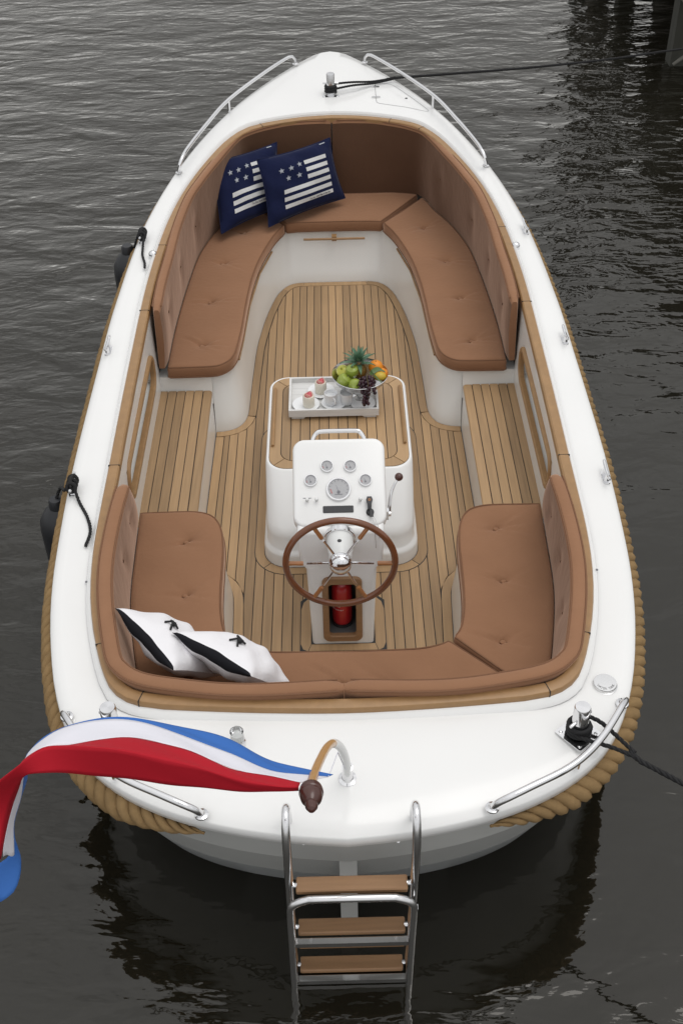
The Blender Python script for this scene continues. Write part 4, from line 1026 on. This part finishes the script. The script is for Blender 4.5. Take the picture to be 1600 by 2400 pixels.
# corners in order bottom-left, bottom-right, top-right, top-left as seen from the bow
white_pillow([(-.50, 3.20, .585), (-.72, 3.51, .575), (-.925, 3.285, .925), (-.66, 2.965, .90)], 'white pillow with black border tucked deepest in the corner, its tip over the backrest', 21)
white_pillow([(-.205, 3.10, .58), (-.455, 3.425, .575), (-.685, 3.165, .90), (-.36, 2.94, .885)], 'white pillow with black border lying over the other white pillow', 22)

# ------------------------------------------------------------------ extinguisher in its locker
ex = thing('fire_extinguisher', (-.002, 3.895, .178), 'red fire extinguisher standing in the teak framed locker below the wheel', 'fire extinguisher')
b = B(); b.lathe([(.040, .012), (.047, .02), (.050, .035), (.050, .235), (.046, .258), (.034, .276), (.018, .287), (.015, .300), (.0001, .300)], (-.002, 3.895, .178), 28); obj('cylinder', b, 'red_paint', ex)
b = B(); b.lathe([(.016, .298), (.016, .308), (.010, .312), (.010, .316), (.0001, .316)], (-.002, 3.895, .178), 14); b.box((-.002, 3.875, .478), (.014, .05, .008)); obj('valve', b, 'chrome', ex)
b = B(); b.lathe([(.046, 0), (.052, .004), (.052, .016), (.047, .016)], (-.002, 3.895, .178), 24); obj('base_ring', b, 'black_plastic', ex)
def cyl_text(s_, z, a0, size):
    for k, ch in enumerate(s_):
        if ch == ' ': continue
        a = a0 + k * size * .62 / .0505; p = V((-.002 + .0506 * sin(a), 3.895 - .0506 * cos(a), z))
        m_ = Matrix((V((cos(a), sin(a), 0)), V((0, 0, 1)), V((sin(a), -cos(a), 0)))).transposed().to_4x4(); m_.translation = p
        text(ch, size, m_, 'white_print', ex)
cyl_text('Brand', .325, -.95, .014); cyl_text('blusser', .303, -.95, .014)

# ------------------------------------------------------------------ tray and what stands on it
tz = .6255      # the group is laid out at this height and set down on the box below
TX0, TX1, TY0, TY1 = -.266, .226, 4.955, 5.275
tr = thing('serving_tray', ((TX0 + TX1) / 2, 5.11, tz), 'whitewashed wooden serving tray on the engine box', 'tray')
for i, y in enumerate([TY0 + .012 + k * .0592 for k in range(5)]):
    b = B(); b.box(((TX0 + TX1) / 2, y + .0296, tz + .031), (TX1 - TX0 - .02, .058, .010)); obj('floor_slat', b, 'traywood', tr, smooth=False)
for nm, c, s_ in (('side_board', ((TX0 + TX1) / 2, TY0 + .006, tz + .042), (TX1 - TX0, .012, .044)), ('side_board', ((TX0 + TX1) / 2, TY1 - .006, tz + .042), (TX1 - TX0, .012, .044)),
                  ('end_board', (TX0 + .006, (TY0 + TY1) / 2, tz + .0425), (.012, TY1 - TY0 - .0245, .043)), ('end_board', (TX1 - .006, (TY0 + TY1) / 2, tz + .0425), (.012, TY1 - TY0 - .0245, .043))):
    b = B(); b.box(c, s_); obj(nm, b, 'traywood', tr, smooth=False)
for (xa, xb, s_) in ((TX0 + .015, TX0 + .10, 1), (TX1 - .10, TX1 - .015, -1)):
    for y in (TY0 + .012, TY1 - .02):
        b = B(); q = [(xa, tz + .0195), (xa, tz), (lerp(xa, xb, .75 if s_ > 0 else 0), tz), (xb, tz + .0195)] if s_ > 0 else [(xa, tz + .0195), (lerp(xa, xb, .25), tz), (xb, tz), (xb, tz + .0195)]
        b.add([(x, yy, z) for yy in (y, y + .014) for x, z in q], [(0, 1, 2, 3), (7, 6, 5, 4), (0, 4, 5, 1), (1, 5, 6, 2), (2, 6, 7, 3), (3, 7, 4, 0)]); obj('foot', b, 'traywood', tr, smooth=False)
ts = tz + .0365
pz = ts
def plate(x, y, label, r=.075, z=0.):
    t = tag(obj('saucer', B().lathe([(.0001, .003), (r * .55, .003), (r * .62, .006), (r, .012), (r, .0135), (r * .6, .009), (.0001, .006)][::-1], (0, 0, 0), 36), 'porcelain'), label, 'saucer', 'white saucers on the tray'); t.location = (x, y, pz + z); return t
plate(-.172, 5.036, 'white saucer under the front-most pink topped dessert')
plate(-.088, 5.163, 'white saucer under the pink topped dessert by the rear board')
plate(-.018, 5.043, 'white saucer under the pair of white cups', r=.069, z=.0025)
plate(.135, 5.035, 'empty white saucer with a thin script on its rim, below the trailing grapes', r=.070)
def dessert(x, y, label):
    t = thing('dessert', (x, y, pz + .009), label, 'dessert', 'desserts on the tray')
    b = B(); b.lathe([(.0001, 0), (.031, 0), (.0325, .004), (.0325, .062), (.029, .067), (.0001, .064)], (x, y, pz + .009), 28); obj('cream_cylinder', b, 'cream', t)
    b = B(); b.ball((x, y, pz + .075), (.023, .023, .014), 16); b.ball((x + .006, y + .004, pz + .085), (.013, .012, .009), 10); obj('fruit_topping', b, 'pinkfruit', t)
    b = B()
    for k in range(3):
        c = V((x, y, pz + .080 + .004 * k)); b.tube([c + V((.024 * cos(a + k) * (1 - .1 * k), .024 * sin(a + k) * (1 - .1 * k), .008 * sin(2 * a + k * 2))) for a in [2 * pi * i / 24 for i in range(20)]], .0013, 5)
    obj('sugar_swirl', b, 'wafer', t); return t
dessert(-.156, 5.028, 'cream dessert with pink fruit on top, standing at the tray front')
dessert(-.090, 5.155, 'cream dessert with pink fruit on top, standing further back behind the cups')
def cup(x, y, rot, label):
    t = thing('coffee_cup', (x, y, pz + .0125), label, 'cup', 'white cups on the tray'); z = pz + .0125
    b = B(); b.lathe([(.0001, .0), (.026, 0), (.031, .006), (.0345, .03), (.0365, .070), (.0372, .072), (.0345, .071), (.032, .03), (.027, .008), (.0001, .006)], (x, y, z), 32); obj('cup_body', b, 'porcelain', t)
    e = V((cos(rot), sin(rot), 0)); b = B(); b.tube(spl([V((x, y, z)) + e * a + V((0, 0, h)) for a, h in ((.033, .055), (.048, .056), (.056, .042), (.050, .026), (.033, .02))], 16), .0035, 8); obj('cup_handle', b, 'porcelain', t)
    b = B(); b.lathe([(.0331, .052), (.0001, .052)], (x, y, z), 24); obj('milk_froth', b, 'porcelain', t); return t
cup(-.034, 5.035, radians(250) * 0 + radians(-65), 'white coffee cup beside the desserts with a dark script mark')
cup(.046, 5.037, radians(75), 'white coffee cup standing nearest the fruit bowl')
text('Cappuccino', .022, Matrix.Translation((.118, 4.985, pz + .0150)) @ Matrix.Rotation(radians(4), 4, 'Z'), 'dialmark', tr, 'script_lettering', shear=.4)
# fruit bowl
BX, BY, BZR = .122, 5.105, .822
bw = thing('fruit_bowl', (BX, BY, pz), 'silver footed bowl heaped with fruit, on the tray', 'bowl')
prof = [(.0001, .004), (.050, .004), (.048, .010), (.022, .018), (.018, .040), (.022, .060), (.06, .066), (.11, .092), (.142, .130), (.152, BZR - pz - .003), (.155, BZR - pz), (.153, BZR - pz + .002), (.149, BZR - pz - .003), (.139, .132), (.107, .097), (.06, .072), (.0001, .069)]
b = B(); b.lathe(prof, (BX, BY, pz), 48); obj('bowl_shell', b, 'steel', bw)
apm = B().lathe([(.0001, -.028), (.012, -.033), (.026, -.027), (.035, -.008), (.037, .008), (.033, .024), (.022, .033), (.010, .034), (.003, .028), (.0001, .026)], (0, 0, 0), 24).mesh('apple', 'apple')
apy = apm.copy(); apy.materials[0] = M['yapple']
stm = B().tube([(0, 0, .024), (.001, 0, .036), (.004, .001, .044)], .0013, 6).mesh('stem', 'stalk')
def apple(x, y, z, rot, label, me=apm, k=1.):
    o = link('apple', me); o.location = (x, y, z); o.rotation_euler = rot; o.scale = (k, k, k); tag(o, label, 'apple', 'green apples in the fruit bowl')
    s_ = bpy.data.objects.new('stem', stm); COL.objects.link(s_); s_.parent = o
apple(.032, 5.150, .812, (.4, -.4, 0), 'yellowish green apple at the bowl edge behind the others', apy)
apple(.080, 5.115, .838, (.05, -.1, 1), 'green apple on top of the heap with its stalk dimple up')
apple(.031, 5.070, .810, (.7, -.3, 2), 'green apple lying at the bowl edge nearest the cups')
apple(.092, 5.032, .806, (1.2, .1, .5), 'light green apple lying at the front rim beside the grapes', apm, .98)
apple(.058, 5.09, .775, (1, .1, .5), 'green apple at the bottom of the heap, mostly covered', apm, .98)
orm = B().ball((0, 0, 0), .040, 24, .94).mesh('orange', 'orange')
for x, y, z, k, lb in ((.210, 5.155, .838, 1, 'large orange resting against the pineapple leaves'), (.238, 5.125, .812, .9, 'smaller orange low at the bowl side, half under the mango'), (.165, 5.06, .78, .9, 'orange at the bottom of the bowl under the grapes')):
    o = link('orange', orm); o.location = (x, y, z); o.scale = (k, k, k); tag(o, lb, 'orange', 'oranges in the fruit bowl')
    b = B(); b.lathe([(.004, 0), (.003, .002), (.0001, .002)], (0, 0, .0372), 8); nb_ = link('navel', b.mesh('navel', 'stalk'), None); nb_.parent = o
mg = thing('mango', (.226, 5.07, .83), 'yellow green mango with a dark leaf, on the grapes', 'mango')
b = B(); rows = []
b.ball((.228, 5.072, .832), (.036, .028, .024), 20); obj('mango_flesh', b, 'mango', mg)
b = B()
for pts in ([(.258, 5.09, .852), (.225, 5.10, .866), (.19, 5.08, .862), (.175, 5.05, .862)], [(.178, 5.09, .866), (.19, 5.055, .868), (.215, 5.02, .858), (.235, 5.0, .846)]):
    P = spl(pts, 12); wv = [.018 * sin(pi * (i + .6) / 12.6) ** .7 for i in range(12)]
    b.grid([[p + V((-.3, .9, .2)).normalized() * w_ * s_ + V((0, 0, -.005 * abs(s_))) for p, w_ in zip(P, wv)] for s_ in (-1, 0, 1)])
obj('leaf', b, 'leafg', mg)
gp = thing('grape_bunch', (.160, 5.0, .86), 'bunch of dark red grapes hanging over the bowl rim', 'grapes')
grm = B().ball((0, 0, 0), .0105, 12).mesh('grape', 'grape'); rg = random.Random(5); placed = []
for it in range(1500):
    if len(placed) >= 78: break
    t = rg.random()
    if t < .72: c = V((max(.118, min(.198, rg.gauss(.158, .022))), max(4.962, min(5.062, rg.gauss(5.015, .026))), 0)); c.z = .852 - ((c.x - .158) ** 2 + (c.y - 5.015) ** 2) * 10 + rg.uniform(-.014, .006)
    else:
        q = rg.random(); c = V((.160 - .012 * q + rg.uniform(-.014, .014), lerp(4.956, 4.935, q) + rg.uniform(-.014, .014), lerp(.838, .745, q)))
    if all((c - p).length > .0155 for p in placed):
        placed.append(c); o = link('grape', grm, gp); o.location = c - V((.160, 5.0, .86)); o.scale = (1, 1, rg.uniform(1, 1.2))
b = B(); b.tube(spl([(.158, 5.04, .868), (.158, 5.0, .865), (.162, 4.965, .845), (.152, 4.94, .76)], 14), .002, 6); obj('grape_stalk', b, 'stalk', gp)
pn = thing('pineapple', (.118, 5.165, .80), 'green pineapple crown standing up at the rear of the bowl', 'pineapple')
b = B(); b.ball((.118, 5.165, .80), (.045, .045, .045), 18); obj('rind', b, 'pinebody', pn)
rl = random.Random(3)
for k in range(26):
    a = k * 2.399; lv = k / 26; ln = lerp(.10, .075, lv); el = lerp(.15, 1.45, lv ** .8)
    base = V((.118, 5.165, .842 + .012 * lv)); e = V((cos(a), sin(a), 0)); P = []
    for i in range(7):
        t = i / 6; el2 = el - t * lerp(.7, .15, lv); 
        P.append((P[-1] if P else base) + (e * cos(el2) + V((0, 0, sin(el2)))) * ln / 6)
    side = V((-e.y, e.x, 0)); b = B()
    wv = [.0125 * (1 - (i / 6) ** 1.9) + .0004 for i in range(7)]
    b.grid([[p + side * w_ * s_ + V((0, 0, .004 * abs(s_))) for p, w_ in zip(P, wv)] for s_ in (-1, 0, 1)]); obj('leaf', b, 'pine', pn)

# ------------------------------------------------------------------ flag and staff
fs = thing('flag_staff', (.005, 2.508, .79), 'varnished curved flag staff with dark turned finial at the stern', 'flag staff')
ST = [(.005, 2.508, .80), (.003, 2.47, .95), (-.012, 2.38, 1.15), (-.034, 2.25, 1.35), (-.053, 2.12, 1.5), (-.070, 1.92, 1.7), (-.080, 1.74, 1.88), (-.082, 1.64, 1.98)]
Q = spl(ST, 40); b = B(); b.tube(Q[16:], .0125, 12); obj('wooden_staff', b, 'ash', fs)
b = B(); b.tube(Q[:18], .0145, 12); obj('white_sleeve', b, 'whiteplastic', fs)
dv = (Q[-1] - Q[-3]).normalized(); fm = (V((.03, -.93, .36)).normalized()).to_track_quat('Z', 'Y').to_matrix() * 1.03
b = B(); b.lathe([(.0001, -.004), (.016, -.002), (.019, .006), (.026, .012), (.0285, .022), (.0285, .030), (.026, .033), (.027, .038), (.024, .052), (.016, .064), (.0125, .068), (.0145, .074), (.0145, .082), (.009, .094), (.0001, .097)], Q[-1], 28, fm); obj('finial', b, 'dark_wood', fs)
FLG = [
 [[-.031,1.781,1.831],[-.043,1.765,1.844],[-.107,1.648,1.984],[-.110,1.616,2.011],[-.111,1.621,1.990]],
 [[-.175,1.765,1.913],[-.172,1.717,1.939],[-.166,1.646,2.011],[-.162,1.588,2.055],[-.164,1.596,2.024]],
 [[-.287,1.787,1.978],[-.281,1.723,2.005],[-.271,1.637,2.065],[-.263,1.572,2.116],[-.267,1.572,2.066]],
 [[-.397,1.792,2.025],[-.390,1.746,2.051],[-.375,1.654,2.118],[-.361,1.567,2.176],[-.369,1.563,2.100]],
 [[-.505,1.787,2.068],[-.501,1.769,2.079],[-.480,1.665,2.147],[-.458,1.565,2.220],[-.468,1.555,2.138]],
 [[-.586,1.778,2.082],[-.584,1.770,2.087],[-.557,1.654,2.158],[-.532,1.567,2.239],[-.543,1.554,2.155]],
 [[-.670,1.767,2.070],[-.665,1.753,2.084],[-.634,1.648,2.149],[-.609,1.575,2.240],[-.617,1.552,2.174]],
 [[-.730,1.749,2.048],[-.717,1.723,2.077],[-.687,1.636,2.156],[-.666,1.574,2.232],[-.665,1.545,2.184]],
 [[-.771,1.726,2.006],[-.761,1.697,2.045],[-.738,1.615,2.130],[-.720,1.548,2.204],[-.704,1.549,2.173]],
 [[-0.768,1.690,1.977],[-0.765,1.656,2.016],[-0.756,1.624,2.053],[-0.778,1.515,2.175],[-0.734,1.568,2.121]],
 [[-0.782,1.646,1.950],[-0.774,1.629,1.974],[-0.772,1.589,2.021],[-0.810,1.488,2.142],[-0.759,1.558,2.071]],
 [[-0.795,1.600,1.922],[-0.786,1.584,1.946],[-0.782,1.549,1.997],[-0.827,1.457,2.102],[-0.770,1.516,2.046]],
 [[-0.793,1.565,1.898],[-0.785,1.549,1.922],[-0.790,1.506,1.970],[-0.830,1.427,2.058],[-0.777,1.473,2.019]]]
BLX = [[[-0.782,1.548,1.859],[-0.797,1.538,1.882]], [[-0.782,1.516,1.826],[-0.824,1.522,1.869]], [[-0.794,1.481,1.809],[-0.849,1.510,1.869]], [[-0.822,1.459,1.805],[-0.863,1.494,1.865]]]
REX = [[[-0.800,1.490,1.938],[-0.835,1.412,2.026],[-0.790,1.453,1.986]]]
WEX = [[-0.785,1.527,1.896],[-0.795,1.495,1.941]]
fl = thing('national_flag', (-.10, 1.66, 1.95), 'red white and blue striped flag streaming from the stern staff', 'flag')
def band(cols, name, m, sub):
    cur = [spl(c, 70) for c in cols]
    rows = []
    for i in range(70):
        r = spl([c[i] for c in cur], sub) if len(cols) > 2 else [cur[0][i].lerp(cur[1][i], j / (sub - 1)) for j in range(sub)]
        r = [p + V((0, .3, 1)) * ((.0035 + .002 * sin(i * .11)) * sin(i * .42 + j * .5) * sin(j / (sub - 1) * pi + .4) * min(1, i / 12)) for j, p in enumerate(r)]
        rows.append(r)
    b = B(); b.grid(rows); o = obj(name, b, m, fl, ang=180); md = o.modifiers.new('cloth', 'SOLIDIFY'); md.thickness = .0012; return o
col = lambda k: [FLG[i][k] for i in range(13)]
band([col(0) + [e[0] for e in BLX], col(1) + [e[1] for e in BLX]], 'blue_stripe', 'fl_blue', 9)
band([col(1) + [WEX[0]], col(2) + [WEX[1]]], 'white_stripe', 'fl_white', 10)
band([col(2) + [e[0] for e in REX], col(3) + [e[1] for e in REX]], 'red_stripe', 'fl_red', 8)
band([col(3) + [e[1] for e in REX], col(4) + [e[2] for e in REX]], 'red_stripe', 'fl_red', 8)
b = B(); b.tube([FLG[0][1], (-.02, 1.95, 1.70), (.0, 2.42, .98)], .0016, 5); obj('flag_halyard', b, 'fl_white', fl)

# ------------------------------------------------------------------ ropes and fenders
def laid_rope(path, r, parent, name='rope_strand', m='black_rope'):
    for bb in rope_strands(path, r * .5, r * .56, r * 7, 6, n=5): obj(name, bb, m, parent, ang=80)
def fender(sg, y, z, label, px, zt):
    x = sg * (interp(y, [p[1] for p in OUT], [p[0] for p in OUT]) + px)
    t = thing('boat_fender', (x, y, z), label, 'fender', 'black fenders hanging at the port side')
    b = B(); L = .52; R = .105
    b.lathe([(.0001, -.27), (.03, -.275), (.035, -.25), (.07, -.225), (.10, -.17), (R, -.11), (R, .11), (.10, .17), (.07, .225), (.040, .25), (.036, .29), (.030, .30), (.0001, .30)], (x, y, z), 28); obj('fender_body', b, 'rubber', t)
    cx, cy = sg * 1.25 if y < 5 else sg * 1.172, None
    return t, x
for y, cy, cx, lb, dz in ((4.30, 4.17, -1.252, 'large black fender hanging low beside the stern sofa', .36), (6.50, 6.44, -1.172, 'black fender hanging further forward, half hidden by the gunwale', .56)):
    t, x = fender(-1, y, dz, lb, .105 if y < 5 else .085, 0)
    zt = zd(cy)
    P = spl([(x, y, dz + .29), (x + .03, y + .02, zt - .10), (cx - .04, cy, zt + .01), (cx - .012, cy + .01, zt + .058), (cx + .018, cy, zt + .045)], 40)
    laid_rope(P, .0085, t)
    b = B(); c = V((cx, cy, zt + .04))
    for k in range(3): b.tube([c + V((.021 * cos(a), -.03 + .028 * k + .010 * sin(a), .008 + .020 * sin(a))) for a in [2 * pi * i / 14 for i in range(14)]], .0085, 7, closed=True)
    b.tube(spl([c + V((0, -.04, .0)), c + V((-.004, .0, .034)), c + V((.004, .05, .02))], 12), .0085, 7); obj('hitch', b, 'black_rope', t)
    tail = [(cx + .01, cy - .02, zt + .05), (cx + .045, cy - .10, zt + .016), (cx + .095, cy - .20, zt + .014), (cx + .125, cy - .30, zt + .014), (cx + .118, cy - .40, zt + .014)]
    if y > 5: tail = [(cx + .01, cy - .02, zt + .05), (cx + .012, cy - .10, zt + .016), (cx + .02, cy - .20, zt + .014), (cx + .045, cy - .30, zt + .014), (cx + .052, cy - .36, zt + .014)]
    laid_rope(spl(tail, 30), .0080, t)
def coil(c, r, n, h, rr, parent):
    b = B(); b.tube([V(c) + V((r * cos(a), r * sin(a), h * a / (2 * pi))) for a in [2 * pi * i / 18 for i in range(18 * n)]], rr, 7); obj('rope_coil', b, 'black_rope', parent, ang=80)
ml = thing('mooring_line', (0, 8.325, 1.08), 'black mooring line from the bow bollard to the jetty', 'rope', 'mooring lines')
zb = zd(8.325) + .03
coil((0, 8.325, zb + .012), .038, 3, .017, .0095, ml)
laid_rope(spl([(.03, 8.295, zb + .045), (.17, 8.35, zb + .048), (.32, 8.44, 1.105), (.48, 8.54, 1.10)], 20), .0085, ml)
laid_rope(spl([(.03, 8.35, zb + .062), (.17, 8.385, zb + .058), (.32, 8.45, 1.115), (.48, 8.545, 1.105)], 20), .0085, ml)
laid_rope(spl([(.38, 8.475, 1.108), (.48, 8.54, 1.102), (.9, 8.82, 1.02), (1.6, 9.35, .86), (2.4, 10.05, .66), (3.0, 10.65, .50), (3.37, 11.02, .40), (3.6, 11.28, .35)], 90), .0105, ml)
sl_ = thing('mooring_line', (.872, 2.69, .84), 'black mooring line from the stern bollard out over the water', 'rope', 'mooring lines')
zb = zd(2.69) + .03
coil((.872, 2.69, zb + .004), .041, 3, .016, .0088, sl_)
laid_rope(spl([(.905, 2.725, zb + .05), (.955, 2.695, zb + .045), (1.03, 2.615, zb + .02), (1.06, 2.58, zb + .01)], 14), .0088, sl_)
laid_rope(spl([(.845, 2.655, zb + .03), (.90, 2.625, zb + .03), (.98, 2.60, zb + .02), (1.06, 2.565, zb + .006)], 14), .0088, sl_)
laid_rope(spl([(1.04, 2.585, zb + .012), (1.07, 2.555, zb), (1.2, 2.446, .82), (1.6, 2.11, .83), (2.4, 1.45, .90), (3.4, .62, 1.05)], 60), .0108, sl_)
mp_ = thing('mooring_post', (3.45, .58, 0), 'dark timber mooring post that holds the stern line', 'post')
b = B(); b.lathe([(.13, -1.5), (.13, 1.25), (.11, 1.3), (.0001, 1.31)], (3.45, .58, 0), 16); obj('timber_pile', b, 'pile', mp_)

# ------------------------------------------------------------------ jetty and tall piles at the right, mostly seen in the water
jt = thing('jetty', (4.6, 13, 0), 'grey timber jetty on posts at the far right corner', 'jetty')
for x, y, s_ in ((3.52, 11.75, .2), (3.52, 14.3, .2), (3.52, 17.0, .2), (5.6, 11.75, .2), (5.6, 14.3, .2), (5.6, 17.0, .2)):
    b = B(); b.box((x, y, -.2), (s_, s_, 2.4)); obj('post', b, 'pile_grey', jt, smooth=False)
for x in (3.45, 5.67):
    b = B(); b.box((x, 14.4, .80), (.10, 6.2, .26)); obj('beam', b, 'jetty', jt, smooth=False)
for k in range(26):
    b = B(); b.box((4.56, 11.4 + k * .235, .955), (2.5, .215, .045)); obj('plank', b, 'jetty', jt, smooth=False)
b = B(); b.tube([(3.45, 11.66, .02), (3.75, 11.62, .25)], .02, 8); obj('brace', b, 'jetty', jt)
hb_ = thing('reflection_shed', (5.6, 15.2, .98), 'unseen dark boarded shed, added on the jetty for its dark reflection', 'shed')  # out of view; a guess added to give the dark reflection at the right
for k in range(16):
    x = 4.05 + k * .2; top = 2.2 + min(k, 15 - k) * .2
    b = B(); b.box((x, 14.6, .98 + top / 2), (.19, .04, top)); obj('wall_board', b, 'added_hut', hb_, smooth=False)
b = B(); b.add([(4.05, 14.62, .98), (7.1, 14.62, .98), (7.1, 17, .98), (4.05, 17, .98), (4.0, 14.5, 3.1), (7.15, 14.5, 3.1), (7.15, 17, 3.1), (4.0, 17, 3.1), (5.55, 14.5, 4.8), (5.55, 17, 4.8)],
                [(3, 0, 4, 7), (1, 2, 6, 5), (2, 3, 7, 6), (4, 8, 9, 7), (8, 5, 6, 9), (6, 7, 9)]); obj('shed_shell', b, 'added_hut', hb_, smooth=False)
for x, y, h, lb in ((3.42, 15.3, 6.2, 'tall dark mooring pile farther from the jetty end, seen mirrored in ripples'), (3.95, 14.0, 3.4, 'dark mooring pile against the added shed, seen mirrored')):
    t = thing('mooring_pile', (x, y, 0), lb, 'pile', 'mooring piles by the jetty')
    b = B(); b.lathe([(.17, -1.5), (.16, h - .06), (.12, h), (.0001, h + .01)], (x, y, 0), 16); obj('pile_shaft', b, 'pile', t)

for o in bpy.data.objects:
    if o.parent is None and o.get('category') in ('apple', 'orange', 'mango', 'grapes'): o.location.z -= .010
    if o.parent is None and o.get('category') in ('tray', 'saucer', 'dessert', 'cup', 'bowl', 'apple', 'orange', 'mango', 'grapes', 'pineapple'):
        o.location += V((.003 if o.location.x > 0 else -.003, .135, TZ + .001 - tz))
for o in bpy.data.objects:
    if '_b' in o: del o['_b']
